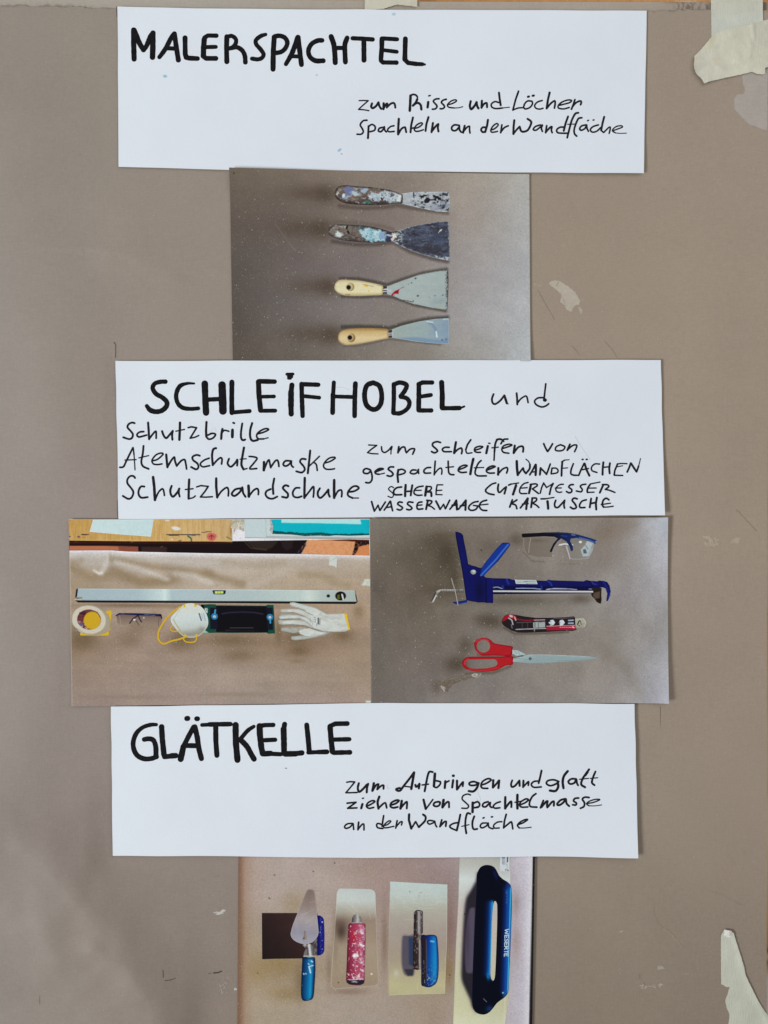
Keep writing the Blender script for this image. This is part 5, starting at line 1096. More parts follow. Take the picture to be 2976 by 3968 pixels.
def pg2(p):
    p = glove(upg, 100, 1.0)(p)
    p.rim(upg[0], 7, (150, 150, 142), .55)
    for t in ('1000,262 1040,290 1090,310', '1008,322 1050,345 1080,370', '1000,362 1040,385 1090,430', '940,238 1010,270'): p.line(of(t), 3, (128, 128, 122), .7, 3)
    p.line(of('790,286 900,284 1000,318'), 2.4, (96, 88, 78), .7, 2); p.line(of('775,350 900,346 960,345'), 2.6, (70, 60, 52), .8, 2); p.line(of('800,404 900,402 1010,412 1080,440 1180,468'), 3, (70, 60, 50), .75, 2.4)
    p.line(of('1190,270 1150,300 1230,330'), 3, (160, 166, 162), .6, 4); p.line(of('1400,470 1300,475 1180,469'), 3, (140, 140, 132), .7, 3)
    p.poly(of('1388,291 1420,293 1430,350 1453,448 1436,456 1420,400 1404,340'), (214, 180, 40), 1, 2)
    p.line(of('1140,338 1140,394'), 4.4, (38, 34, 44), .95, 2); p.line(of('1156,342 1154,396'), 5, (120, 120, 122), .7, 4); p.line(of('1100,328 1112,335'), 2.4, (90, 88, 88), .8); p.line(of('1096,350 1116,348 1112,380 1098,372'), 2, (110, 108, 110), .7); p.line(of('1062,336 1064,384'), 3, (140, 144, 150), .6, 2); p.line(of('1084,380 1086,400'), 3, (140, 144, 150), .6, 2); p.line(of('1126,390 1126,410'), 3, (120, 124, 128), .7, 2); p.line(of('1332,394 1334,404'), 2, (120, 120, 120), .7)
    return p
P2.part('printed_work_glove', upg, pg2, PRINT, off=.00016, sp=2.2, label='upper white work glove with a yellow cuff edge')

# ---- third print: caulking gun, goggles, cutter, scissors
def bendP3(P):
    e = np.clip((P[:, 0]-2490)/96, 0, 1.1)
    pr = np.interp(P[:, 1], [2000, 2120, 2300, 2550, 2730], [1, .5, .25, .45, 1])
    return .0002 + .0036*e**2*pr + corner(P, 1440, 2000, 160, 60, .0028)
def paintP3(p):
    p.grid(1434, 2586, 2006, 2725, [  # last column lightened: window glare on the curled edge painted in
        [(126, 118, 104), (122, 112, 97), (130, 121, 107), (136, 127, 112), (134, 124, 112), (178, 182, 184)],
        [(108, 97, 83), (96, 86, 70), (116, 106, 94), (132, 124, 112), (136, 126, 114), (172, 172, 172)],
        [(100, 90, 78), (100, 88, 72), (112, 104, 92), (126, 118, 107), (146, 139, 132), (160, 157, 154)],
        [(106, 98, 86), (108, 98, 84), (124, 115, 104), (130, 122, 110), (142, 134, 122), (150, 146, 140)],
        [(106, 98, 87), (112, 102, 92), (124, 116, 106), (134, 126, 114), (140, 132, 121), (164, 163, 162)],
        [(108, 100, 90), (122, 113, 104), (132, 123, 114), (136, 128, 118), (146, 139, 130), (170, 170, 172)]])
    p.c *= (1.0, 1.0, 1.05); p.mott(75, 110, .075, 24).mott(30, 28, .02, 28)
    x, y = p.P.T
    og, oh = (1640, 2030), (1960, 2030); oi = lambda s: A(s, (1660, 2340), 2.4043)
    br = (62, 52, 38)
    for cx, cy, rx, ry, a in ((1730, 2150, 60, 90, .75), (1670, 2100, 60, 40, .35), (1760, 2240, 30, 60, .6), (1710, 2290, 80, 30, .35), (1900, 2120, 60, 50, .25), (2000, 2330, 200, 26, .45), (2250, 2320, 60, 24, .5), (1910, 2410, 60, 36, .6), (1870, 2400, 50, 30, .4), (1800, 2500, 40, 44, .5), (1775, 2570, 50, 36, .6), (1750, 2580, 60, 40, .3), (1690, 2660, 24, 34, .35), (2000, 2090, 40, 30, .45), (2100, 2100, 70, 20, .25)):
        p.blob(cx, cy, rx, ry, br, a)
    p.line(A('380,140 300,130 120,140', og), 20, (84, 72, 54), .5, 30)
    p.line(A('200,330 300,430 450,440', oh), 5, (96, 88, 76), .6, 8); p.line(A('600,465 850,465', oh), 5, (110, 102, 96), .5, 6)
    p.line(oi('350,650 450,640 600,640 760,580'), 10, (80, 68, 54), .6, 10); p.line(oi('700,220 800,275 1000,275 1300,258'), 8, (72, 62, 52), .7, 9); p.line(oi('460,470 560,490 800,498'), 10, (70, 60, 50), .5, 9)
    p.line(np.array([(2330, 2070), (2380, 2050), (2440, 2030)], float), 60, (118, 100, 82), .4, 70)
    p.line(np.array([(2320, 2500), (2420, 2580), (2470, 2680)], float), 30, (120, 112, 98), .4, 60); p.line(np.array([(2440, 2180), (2340, 2260), (2300, 2400)], float), 40, (156, 150, 144), .4, 60)
    p.line(np.array([(1700, 2362), (1900, 2350), (2200, 2355)], float), 30, (126, 120, 108), .35, 40)
    p.blob(1640+672/3, 2030+306/3, 4, 2.2, (28, 20, 40), 1, 0, .3)
    p.line(np.array([(1434, 2008), (1438, 2726)], float), 5, (150, 144, 136), .6, 2)
    return p
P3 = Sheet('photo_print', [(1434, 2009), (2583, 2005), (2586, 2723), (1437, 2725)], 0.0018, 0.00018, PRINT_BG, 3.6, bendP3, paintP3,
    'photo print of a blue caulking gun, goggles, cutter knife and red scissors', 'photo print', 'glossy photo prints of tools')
og, oh = (1640, 2030), (1960, 2030); oi = lambda s: A(s, (1660, 2340), 2.4043)
# caulking gun: rods, barrel, grip
gun = np.vstack([A('370,92 395,92 440,108 462,135 466,170 478,230 492,300 508,390 520,465 560,482 600,490 640,505 665,512 682,500 720,445 780,370 850,285 905,228 925,218 990,216 1006,235 1004,252 940,340 870,430 800,500 740,560 702,604 722,622 812,630', og),
    np.array([(1970, 2241), (1985, 2246), (2115, 2250), (2122, 2245), (2135, 2248), (2260, 2252), (2270, 2247), (2285, 2250), (2312, 2252), (2320, 2249), (2335, 2250), (2350, 2254), (2360, 2268), (2365, 2290), (2362, 2310), (2353, 2329), (2347, 2327), (2351, 2300), (2345, 2280), (2333, 2275), (2322, 2277), (2300, 2281), (2296, 2298), (2100, 2300), (1910, 2302)], float),
    A('812,700 810,918 735,916 700,910 640,912 560,898 500,885 486,800 470,680 452,560 430,430 400,280 378,160', og)])
def pgun(p):
    p = Paint(p.P, (17, 20, 88)).mott(60, 60, .1, 4); x, y = p.P.T
    p.rim(gun, 6, (10, 12, 52), .7); p.blob(1858, 2290, 26, 60, (12, 13, 44), .7)
    p.poly(A('905,228 990,216 1006,240 940,340 800,500 702,604 660,600 680,505 780,370', og), (20, 50, 140), 1, 3)
    p.line(A('668,598 760,500 840,415 900,340 985,238', og), 5, (70, 120, 205), .9, 4); p.line(A('900,232 960,222 985,218', og), 5, (16, 30, 90), .6, 4)
    p.line(A('378,160 400,280 430,430 452,560 486,800 500,885', og), 6, (10, 10, 46), .8, 6); p.line(A('725,630 730,910', og), 4, (8, 8, 40), .9, 3); p.line(A('810,640 812,915', og), 3, (26, 34, 120), .7)
    p.poly(np.array([(1910, 2270), (2296, 2272), (2296, 2300), (1910, 2302)], float), (10, 12, 50), .9, 4)
    for t in ('815,738 860,732 915,750', '1075,748 1150,745 1300,750 1360,758', '1430,762 1500,752 1660,755'): p.line(A(t, og), 3, (170, 190, 226), .9, 2)
    p.line(A('470,760 560,750 700,752 820,762', oh), 3, (180, 184, 210), .9, 2); p.line(A('960,755 992,757', oh), 3, (170, 170, 190), .8, 2)
    for t in ('965,630 975,670 990,695', '1425,650 1470,680 1490,715', '920,720 930,750', '1370,725 1375,755'): p.line(A(t, og), 6, (36, 60, 160), .8, 4)
    p.line(A('990,665 1010,695 1050,702', oh), 4, (60, 70, 170), .7, 3); p.line(A('1110,668 1150,700 1180,780 1180,890', oh), 7, (30, 40, 140), .6, 5); p.line(A('1205,700 1212,790 1195,860', oh), 2, (120, 130, 200), .8, 1.5); p.line(A('960,655 990,700 1010,735', oh), 4, (10, 10, 48), .8, 4); p.line(A('1090,660 1120,700', oh), 4, (10, 10, 48), .8, 4)
    return p
g = P3.part('printed_caulking_gun', gun, pgun, PRINT, off=.0001, sp=2.6)
rodp = [np.array([(1910, 2286.5), (2296, 2289), (2297, 2296), (1910, 2293)], float)]
P3.part('printed_rod', rodp, lambda p: Paint(p.P, (206, 204, 210)).ramp((1910, 2287), (1910, 2297), [(0, (160, 158, 170)), (.5, (214, 212, 216)), (1, (120, 116, 126))]), PRINT, g, .00016, 2)
rb = parse_strokes('w34 L 466,775 300,775 205,774; w34 205,774 172,782 150,810 108,898', og)
P_, F_ = strokes_mesh(rb, 5); F_ = face_front(P_, F_)
pr_ = Paint(P_, (128, 126, 126)); pr_.line(A('466,765 205,764 160,790', og), 3, (214, 212, 208), .9, 3); pr_.line(A('150,830 110,905', og), 4, (220, 218, 216), .9, 3); pr_.line(A('466,790 300,791 200,789', og), 4.5, (60, 55, 54), .85, 3); pr_.line(A('142,798 92,895', og), 6, (34, 30, 34), .9, 3); pr_.noise(3, 6, .5, (90, 86, 80), .7, 5, 1.0*(P_[:, 0] > 1760))
mesh_obj('printed_rod', wp(P_, P3.surf(P_, .00012), P3.O), F_, PRINT, g, alb(pr_.c))
lvr = parse_strokes('w11 L 326,632 345,700 368,775 385,850 402,944', og)
P_, F_ = strokes_mesh(lvr, 6); F_ = face_front(P_, F_)
mesh_obj('printed_release_lever', wp(P_, P3.surf(P_, .00018), P3.O), F_, PRINT, g, np.tile(alb((158, 152, 150)), (len(P_), 1)))
P3.part('printed_tab', A('342,905 400,900 505,880 508,914 430,932 395,934 350,920', og), lambda p: Paint(p.P, (22, 36, 110)).line(A('395,934 505,912', og), 2.5, (110, 120, 160), .7), PRINT, g, .00015, 2)
P3.part('printed_rivet', ell(1640+580/3, 2030+558/3, 10.5, 9), lambda p: Paint(p.P, (150, 160, 160)).blob(1835, 2213, 5, 4, (222, 230, 228), 1).blob(1826, 2219, 4, 5, (90, 96, 100), .6), PRINT, g, .00016, 2)
lab = A('1060,642 1090,648 1200,650 1308,650 1325,698 1200,697 1075,695', og)
P3.part('printed_label', lab, lambda p: Paint(p.P, (182, 194, 194)).line(A('1085,675 1150,675', og), 2.2, (100, 112, 116), .7).line(A('1165,672 1210,668', og), 3, (70, 84, 100), .8).line(A('1220,668 1300,664', og), 2.6, (110, 122, 126), .8).line(A('1190,688 1305,686', og), 2, (90, 104, 110), .7).line(A('1062,644 1075,695 1325,697', og), 1.6, (206, 206, 216), .8), PRINT, g, .00016, 1.8)
P3.part('printed_plunger', A('1000,740 1060,742 1107,744 1104,830 1108,880 1100,925 1080,922 1050,905 1025,865 1000,845 985,818 1000,790', oh), lambda p: Paint(p.P, (34, 28, 24)).poly(A('1020,800 1090,780 1085,860 1040,868 1005,835', oh), (92, 74, 60), .9, 5).line(A('1075,870 1085,900', oh), 3, (20, 16, 16), .8), PRINT, g, .00014, 2)
# goggles
lens = [A('200,160 450,156 640,165 560,240 520,320 545,370 520,392 400,386 240,352 212,300 202,230', oh), A('640,170 800,168 900,180 1025,228 1000,320 950,402 850,412 735,408 715,330 640,250 600,262 640,200', oh)]
def plens(p):
    p = Paint(p.P).ramp((2020, 2090), (2310, 2130), [(0, (114, 104, 94)), (.5, (124, 116, 108)), (1, (138, 134, 130))])
    p.blob(2080, 2095, 40, 8, (92, 80, 70), .5); p.blob(2240, 2095, 40, 14, (112, 108, 106), .6)
    p.line(A('205,165 203,230 212,300 240,352 400,386 520,391', oh), 2.2, (160, 154, 152), .9, 1.6); p.line(A('285,165 270,250 262,335', oh), 2.4, (166, 160, 160), .8, 2); p.line(A('240,352 400,386', oh), 1.6, (70, 62, 56), .6)
    p.line(A('545,370 600,290 640,255', oh), 6, (196, 198, 202), .9, 4); p.line(A('600,246 680,232 770,244', oh), 5.5, (214, 214, 218), .95, 2.5); p.line(A('700,262 720,330 738,400', oh), 5, (190, 192, 196), .85, 4)
    p.line(A('738,408 850,412 950,402 1000,320 1025,240', oh), 2.4, (186, 190, 196), .9, 2)
    p.poly(A('945,185 1012,228 985,268 1000,300 950,375 890,378 865,302 900,262 925,225', oh), (178, 192, 200), .8, 5); p.poly(A('890,300 920,290 940,340 900,345', oh), (70, 80, 90), .9, 4); p.line(A('915,240 950,290', oh), 3, (90, 104, 116), .8); p.poly(A('985,270 1015,240 990,330 960,380 955,340', oh), (150, 160, 166), .8, 3)
    p.blob(1960+862/3, 2030+210/3, 6, 4.6, (220, 222, 226), 1, 0, .3); p.blob(1960+822/3, 2030+176/3, 4, 4, (60, 130, 170), .9, 0, .3)
    return p
gg = P3.part('printed_safety_glasses', lens, plens, PRINT, off=.0001, sp=2.2)
arm = [A('180,120 195,112 330,106 450,99 600,96 700,101 800,115 900,142 980,165 1048,188 1052,212 1034,232 1000,214 900,182 820,162 750,172 742,200 775,260 776,310 752,316 735,262 700,205 640,168 590,210 555,262 530,325 512,330 508,310 550,225 600,170 560,150 450,144 330,150 200,158 184,150', oh)]
P3.part('printed_frame', arm, lambda p: Paint(p.P).ramp((2020, 2070), (2310, 2090), [(0, (22, 16, 20)), (.4, (16, 16, 30)), (.6, (22, 34, 84)), (1, (28, 54, 116))]).line(A('450,108 600,104 700,110', oh), 2, (50, 60, 96), .7).line(A('640,135 700,145', oh), 5, (30, 70, 150), .7, 4).line(A('760,125 800,130', oh), 2.5, (150, 160, 200), .9).line(A('850,160 950,185 1020,215', oh), 2.6, (130, 150, 190), .8).blob(2309, 2100, 5, 4, (186, 200, 216), .9).line(A('150,118 200,112 300,108', oh), 2, (30, 24, 30), .5), PRINT, gg, .00016, 2.2)
# cutter
ct = oi('680,165 686,140 705,110 735,96 775,95 820,102 900,116 1000,128 1150,127 1280,122 1352,114 1362,125 1366,200 1378,240 1340,250 1230,250 1100,258 1000,263 900,266 825,264 770,245 715,212 690,190')
def pct(p):
    p = Paint(p.P, (34, 28, 32)); L = lambda t, w, c, a=.95, s=2: p.line(oi(t), w, c, a, s)
    p.poly(oi('686,145 705,112 740,97 800,99 822,130 812,155 790,140 755,128 715,150 690,165'), (152, 22, 36), 1, 3); p.blob(1660+768/2.4043, 2340+112/2.4043, 8, 5, (206, 190, 196), .9, 20, .4); L('745,130 775,150 785,190', 4, (190, 190, 196)); L('800,120 812,150', 4, (206, 180, 186)); L('770,190 778,225', 2.4, (140, 134, 136)); L('800,260 830,262', 4, (130, 24, 34))
    L('822,140 900,152 985,150 1000,140', 4.5, (140, 26, 44)); L('812,236 900,232 1090,226', 3, (190, 184, 188)); L('985,150 1080,146', 4, (176, 150, 158)); L('985,228 985,252', 2.4, (170, 166, 170)); L('820,172 960,168', 2.6, (90, 88, 92)); L('870,172 872,222', 2, (76, 76, 82)); L('920,172 922,222', 2, (76, 76, 82))
    p.poly(oi('972,170 1083,158 1085,216 975,222'), (156, 164, 164), 1, 2); L('1020,172 1022,214', 3, (90, 96, 98)); L('990,176 990,212', 3, (70, 74, 76)); L('1030,168 1080,162', 3, (70, 66, 70)); 
    p.poly(oi('1096,208 1200,204 1362,198 1376,238 1300,240 1096,243'), (156, 26, 52), 1, 2); L('1096,206 1200,202 1362,196', 1.8, (216, 200, 206))
    for a_, b_ in ((1222, 1232), (1245, 1252), (1262, 1268), (1278, 1284), (1294, 1300), (1310, 1316), (1324, 1330)): L('%d,216 %d,216' % (a_, b_), 3.4, (226, 150, 170), .9, 1.6)
    L('1340,212 1352,218', 5, (232, 200, 210)); L('1350,126 1275,132 1160,134', 2, (120, 104, 110), .8)
    for cx in (1148, 1238):
        p.poly(oi('%d,150 %d,146 %d,172 %d,196 %d,200 %d,188 %d,172 %d,160' % (cx-18, cx+12, cx+30, cx+12, cx-18, cx-16, cx-34, cx-16)), (198, 206, 214), 1, 1.8)
    L('1128,165 1140,166', 2, (60, 60, 66)); L('1132,188 1144,186', 2, (60, 60, 66)); p.poly(oi('1204,166 1230,174 1206,186'), (60, 20, 34), 1, 2)
    L('1302,152 1345,150', 5, (170, 184, 206)); L('1302,178 1345,177', 5, (170, 184, 206)); L('1280,247 1340,252', 3, (150, 146, 150)); p.rim(ct, 2.4, (20, 14, 18), .6); return p
c_ = P3.part('printed_cutter_knife', ct, pct, PRINT, off=.0001, sp=1.9)
P3.part('printed_blade', oi('1362,136 1440,131 1452,140 1468,168 1460,200 1448,216 1368,219'), lambda p: Paint(p.P, (164, 162, 148)).line(oi('1385,190 1402,155'), 4.5, (46, 44, 40), .95).line(oi('1412,155 1418,185 1424,190'), 3, (60, 58, 52), .9).line(oi('1398,196 1408,202'), 3, (50, 46, 42), .9).line(oi('1370,140 1440,136 1460,165 1448,212'), 2, (196, 194, 178), .9).line(oi('1370,206 1440,205'), 2, (110, 108, 98), .8).line(oi('1430,185 1455,186'), 2, (110, 108, 98), .8), PRINT, c_, .00014, 1.9)
# scissors
sb = [oi('775,505 820,500 880,482 930,470 1000,468 1100,470 1350,478 1500,488 1560,496 1588,504 1560,512 1500,519 1250,538 1000,549 940,549 880,545 775,535'), oi('770,425 830,430 870,450 905,466 880,482 850,490 820,484 790,464 768,462')]
sc = P3.part('printed_scissors', sb, lambda p: Paint(p.P).ramp((1990, 2540), (2000, 2568), [(0, (168, 184, 186)), (.5, (154, 172, 176)), (1, (140, 158, 162))]).mott(40, 4, .03, 5).line(oi('830,490 900,500 1000,492'), 2, (176, 190, 190), .5).line(oi('925,470 1100,471 1500,489'), 2, (196, 206, 204), .8).line(oi('790,505 850,505'), 3, (120, 134, 138), .6).line(oi('1200,528 1400,520 1580,507'), 3, (120, 134, 138), .6, 3).line(oi('820,488 880,480'), 4, (30, 26, 28), .9, 3).line(oi('780,470 810,488'), 4, (50, 40, 40), .8, 3).line(oi('800,440 820,462'), 2, (110, 124, 130), .7).line(oi('830,445 850,468'), 2, (110, 124, 130), .7).blob(1660+946/2.4043, 2340+507/2.4043, 5.4, 5.2, (52, 54, 54), 1, 0, .2).blob(1660+949/2.4043, 2340+506/2.4043, 2.6, 2.2, (120, 130, 132), 1, 0, .3), PRINT, off=.0001, sp=2.2)
h1 = oi('424,370 432,345 455,326 500,313 545,318 580,335 602,360 640,370 700,380 782,395 780,420 770,482 700,482 600,478 500,478 460,455 435,420')
h2 = oi('312,560 318,525 345,498 385,490 450,489 550,490 650,489 780,485 784,530 782,564 730,568 690,585 640,612 580,624 500,629 420,624 370,612 335,595')
def psc(hh):
    def f(p):
        p = Paint(p.P, (170, 30, 38)).mott(30, 20, .04, 3); p.rim(hh, 7, (122, 14, 26), .65)
        p.line(oi('440,350 470,328 520,325 560,340'), 3, (214, 76, 80), .7, 3); p.line(oi('335,560 340,530 370,508'), 3.5, (212, 74, 78), .7, 3); p.line(oi('440,430 455,448 490,465'), 3, (206, 70, 76), .6, 3); p.line(oi('370,606 450,618 560,615 660,590'), 3, (204, 66, 70), .6, 3); p.line(oi('780,398 768,478'), 3, (120, 16, 24), .6); return p
    return f
P3.part('printed_handle', cat(h1, True, 6), psc(h1), PRINT, sc, .00015, 2.4, holes=[ell(1660+510/2.4043, 2340+392/2.4043, 26, 24.5)], label='upper red ring of the scissors')
P3.part('printed_handle', cat(h2, True, 6), psc(h2), PRINT, sc, .00018, 2.4, holes=[cat(oi('346,558 352,532 375,517 450,515 540,514 615,514 636,532 640,556 620,578 560,594 480,600 400,598 362,582'), True, 5)], label='lower long red handle of the scissors')
cp = oi('78,712 110,705 200,685 300,668 400,650 430,640 492,641 488,662 455,688 400,694 300,722 220,755 190,790 180,818 150,815 120,800 100,760')
P3.part('printed_plastic_cap', cp, lambda p: Paint(p.P).ramp((1690, 2640), (1860, 2610), [(0, (112, 100, 88)), (.4, (100, 90, 80)), (1, (120, 112, 104))]).line(oi('120,712 250,690 400,660'), 3, (128, 118, 106), .7, 3).line(oi('180,760 300,722 410,690'), 2.4, (136, 126, 116), .6, 2).line(oi('405,660 430,648 455,655 440,672 410,668'), 3.4, (208, 206, 204), .9, 2).line(oi('440,690 470,672 490,645'), 2.4, (180, 176, 172), .9, 2).line(oi('120,762 135,790 150,810'), 4, (196, 194, 190), .9, 3).line(oi('140,770 150,785'), 4, (210, 206, 204), .8, 3).noise(6, 4, .6, (148, 138, 128), .5, 6), PRINT, off=.0001, sp=2.4)

# ---- fourth print: trowels
def bendP4(P):
    e = np.clip((P[:, 0]-1985)/85, 0, 1.1)
    return .0002 + .0010*e**2
def paintP4(p):
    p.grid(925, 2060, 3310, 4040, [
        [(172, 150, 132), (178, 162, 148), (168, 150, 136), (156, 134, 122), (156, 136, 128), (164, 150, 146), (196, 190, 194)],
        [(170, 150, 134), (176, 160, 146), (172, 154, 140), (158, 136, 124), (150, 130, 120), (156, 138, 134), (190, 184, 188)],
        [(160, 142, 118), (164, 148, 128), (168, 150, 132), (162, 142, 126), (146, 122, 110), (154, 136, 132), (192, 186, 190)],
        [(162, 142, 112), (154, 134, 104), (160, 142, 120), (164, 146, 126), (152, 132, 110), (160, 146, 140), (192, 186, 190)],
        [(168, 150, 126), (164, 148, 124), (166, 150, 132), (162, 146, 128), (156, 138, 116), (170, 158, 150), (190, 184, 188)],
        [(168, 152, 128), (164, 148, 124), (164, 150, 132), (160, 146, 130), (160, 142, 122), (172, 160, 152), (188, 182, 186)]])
    p.c *= (.99, .995, 1.045); p.mott(110, 90, .045, 34)
    x, y = p.P.T
    p.mix((84, 56, 40), .85*sstep(30, 0, x-924)); p.mix((150, 116, 92), .5*sstep(70, 10, x-924))
    for cx, cy, rx, ry, c, a in ((1085, 3730, 90, 60, (142, 118, 78), .6), (1110, 3850, 90, 40, (136, 112, 74), .5), (1140, 3500, 60, 70, (150, 130, 100), .5), (1165, 3800, 30, 90, (116, 96, 70), .6), (1300, 3620, 18, 120, (128, 108, 92), .5), (1275, 3750, 16, 90, (126, 106, 88), .5), (1490, 3650, 16, 160, (122, 100, 86), .55), (1740, 3600, 30, 160, (124, 98, 88), .55), (1735, 3760, 30, 90, (132, 108, 70), .6), (1000, 3760, 50, 60, (148, 124, 84), .5), (1400, 3370, 120, 30, (158, 138, 128), .5), (2000, 3500, 20, 60, (140, 118, 112), .4), (2000, 3650, 24, 90, (146, 122, 116), .4), (1350, 3840, 90, 16, (124, 100, 86), .5)):
        p.blob(cx, cy, rx, ry, c, min(.8, a*1.2))
    for sx, sy in ((1044, 3479), (1064, 3389), (1297, 3342), (998, 3769), (1742, 3776), (1696, 3560), (1214, 3375)): p.blob(sx, sy, 3, 2.6, (60, 48, 40), .9, 0, .3)
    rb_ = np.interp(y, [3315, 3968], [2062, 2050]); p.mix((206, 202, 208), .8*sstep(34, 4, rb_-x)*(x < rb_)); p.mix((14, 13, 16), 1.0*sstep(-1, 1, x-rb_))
    return p
P4 = Sheet('photo_print', [(925, 3300), (2072, 3300), (2060, 4040), (920, 4040)], 0.0007, 0.00018, PRINT_BG, 3.6, bendP4, paintP4,
    'photo print of trowels side by side, lowest print running off the bottom edge', 'photo print', 'glossy photo prints of tools')
ok, ol = (900, 3290), (1250, 3400); om = lambda s: A(s, (1700, 3290), 3.263)
sp_ = A('347,738 770,735 830,1100 820,1266 600,1268 350,1275', ok)
sx_ = [A('346,737 990,738 990,1232 940,1225 830,1266 500,1270 349,1275', ok)]
def psp(p):
    p = Paint(p.P).ramp((1015, 3700), (1220, 3560), [(0, (32, 24, 24)), (.5, (48, 32, 32)), (1, (66, 48, 46))]).mott(40, 30, .06, 3)
    p.poly(A('925,1050 990,1030 990,1235 940,1225', ok), (70, 62, 64), 1, 4); p.noise(5, 6, .55, (140, 134, 138), .7, 4, p.pmask(A('925,1060 990,1040 990,1232 940,1225', ok), 3))
    p.line(A('350,760 352,1270', ok), 2.4, (20, 16, 18), .8); p.line(A('350,742 760,740', ok), 1.6, (90, 80, 76), .6); return p
s_ = P4.part('printed_flat_spatula', sx_, psp, PRINT, off=.0001, sp=2.6, label='black steel spatula lying under the pointed trowel')
bg_ = A('986,765 1020,768 1048,785 1066,815 1070,900 1073,1000 1070,1180 1055,1208 1030,1228 988,1233', ok)
P4.part('printed_blue_edge', bg_, lambda p: Paint(p.P, (20, 24, 116)).ramp((1228, 3600), (1258, 3600), [(0, (14, 14, 84)), (1, (26, 34, 130))]).blob(1249, 3571, 2.8, 2.6, (190, 206, 236), 1, 0, .3).line(A('1035,890 1025,900 1028,935', ok), 1.8, (120, 130, 186), .7).blob(1241, 3611, 2.4, 3, (170, 180, 220), .9, 0, .3).noise(2.2, 2.2, .6, (90, 100, 170), .7, 9, 1.0*(np.abs(p.P[:, 0]-1244) < 4)).blob(1249, 3676, 2.4, 2, (130, 140, 200), .9, 0, .3).blob(1249, 3642, 2.2, 2, (120, 130, 190), .9, 0, .3), PRINT, s_, .00014, 2)
tb = A('862,482 880,466 905,461 945,470 958,498 966,560 978,680 990,800 1000,900 1004,965 990,1015 960,1052 925,1080 860,1100 800,1092 740,1068 700,1035 680,990 690,930 715,850 760,740 800,640 838,540', ok)
def ptb(p):
    p = Paint(p.P).ramp((1205, 3445), (1180, 3655), [(0, (122, 104, 98)), (.3, (140, 124, 118)), (.55, (160, 150, 152)), (.8, (146, 142, 156)), (1, (158, 156, 168))]).mott(20, 40, .04, 4)
    for t in ('800,760 900,720 960,690', '850,860 930,800 975,770', '880,900 980,850', '780,790 880,730', '900,620 960,600'): p.line(A(t, ok), 1.4, (190, 184, 186), .5, 1.4)
    p.poly(A('835,950 858,950 862,1045 820,1048 822,1020 838,1010', ok), (112, 88, 72), .9, 3); p.line(A('850,960 850,1040', ok), 3, (176, 168, 168), .7, 2); p.rim(tb, 2.6, (180, 174, 176), .7); return p
t_ = P4.part('printed_pointed_trowel', cat(tb, True, 6), ptb, PRINT, off=.00018, sp=2.4)
nk = A('815,1105 860,1096 915,1096 940,1130 950,1180 952,1245 828,1246 835,1200 850,1150', ok)
P4.part('printed_neck', nk, lambda p: Paint(p.P, (112, 104, 104)).line(A('895,1110 900,1160 910,1230', ok), 10, (200, 204, 208), .9, 6).line(A('835,1180 850,1150 870,1140', ok), 5, (40, 36, 38), .9, 4).line(A('880,1150 882,1230', ok), 4, (60, 56, 58), .8, 3).line(A('830,1240 950,1238', ok), 5, (190, 196, 198), .8, 3).line(A('940,1140 946,1230', ok), 3, (70, 62, 64), .8).blob(1182, 3660, 6, 4, (206, 206, 206), .9), PRINT, t_, .00022, 2)
hb = A('820,1252 890,1256 956,1254 965,1300 966,1420 958,1560 948,1690 930,1738 900,1752 860,1760 820,1752 803,1710 800,1640 804,1500 808,1400 814,1300', ok)
def phb(p):
    p = Paint(p.P).ramp((1168, 3800), (1221, 3802), [(0, (6, 28, 56)), (.25, (10, 60, 108)), (.5, (16, 104, 160)), (.68, (26, 146, 192)), (.85, (14, 80, 136)), (1, (6, 38, 84))])
    p.ramp((1190, 3706), (1190, 3876), [(0, (16, 70, 130)), (.3, (16, 80, 140)), (.8, (20, 120, 168)), (1, (14, 60, 90))], .15)
    for t, w in (('895,1365 910,1430', 6), ('890,1360 945,1345', 4), ('830,1440 835,1448', 5), ('855,1440 860,1444', 4), ('920,1295 935,1305', 5), ('885,1325 895,1335', 4)): p.line(A(t, ok), w, (186, 214, 228), .95, 2)
    p.line(A('860,1752 890,1742 905,1748', ok), 3, (150, 214, 226), .9, 2); p.blob(1171, 3816, 1.8, 1.8, (150, 190, 210), .9, 0, .3); p.line(A('892,1265 894,1300', ok), 3, (80, 180, 220), .7, 2); p.rim(hb, 11, (6, 26, 54), .75); return p
P4.part('printed_handle', cat(hb, True, 6), phb, PRINT, t_, .00022, 2.2)
pl = A('205,122 400,126 565,132 600,150 615,180 622,400 630,650 640,900 652,1200 640,1235 605,1255 400,1270 150,1290 115,1275 97,1240 105,1050 120,850 140,600 155,380 165,180 180,138', ol)
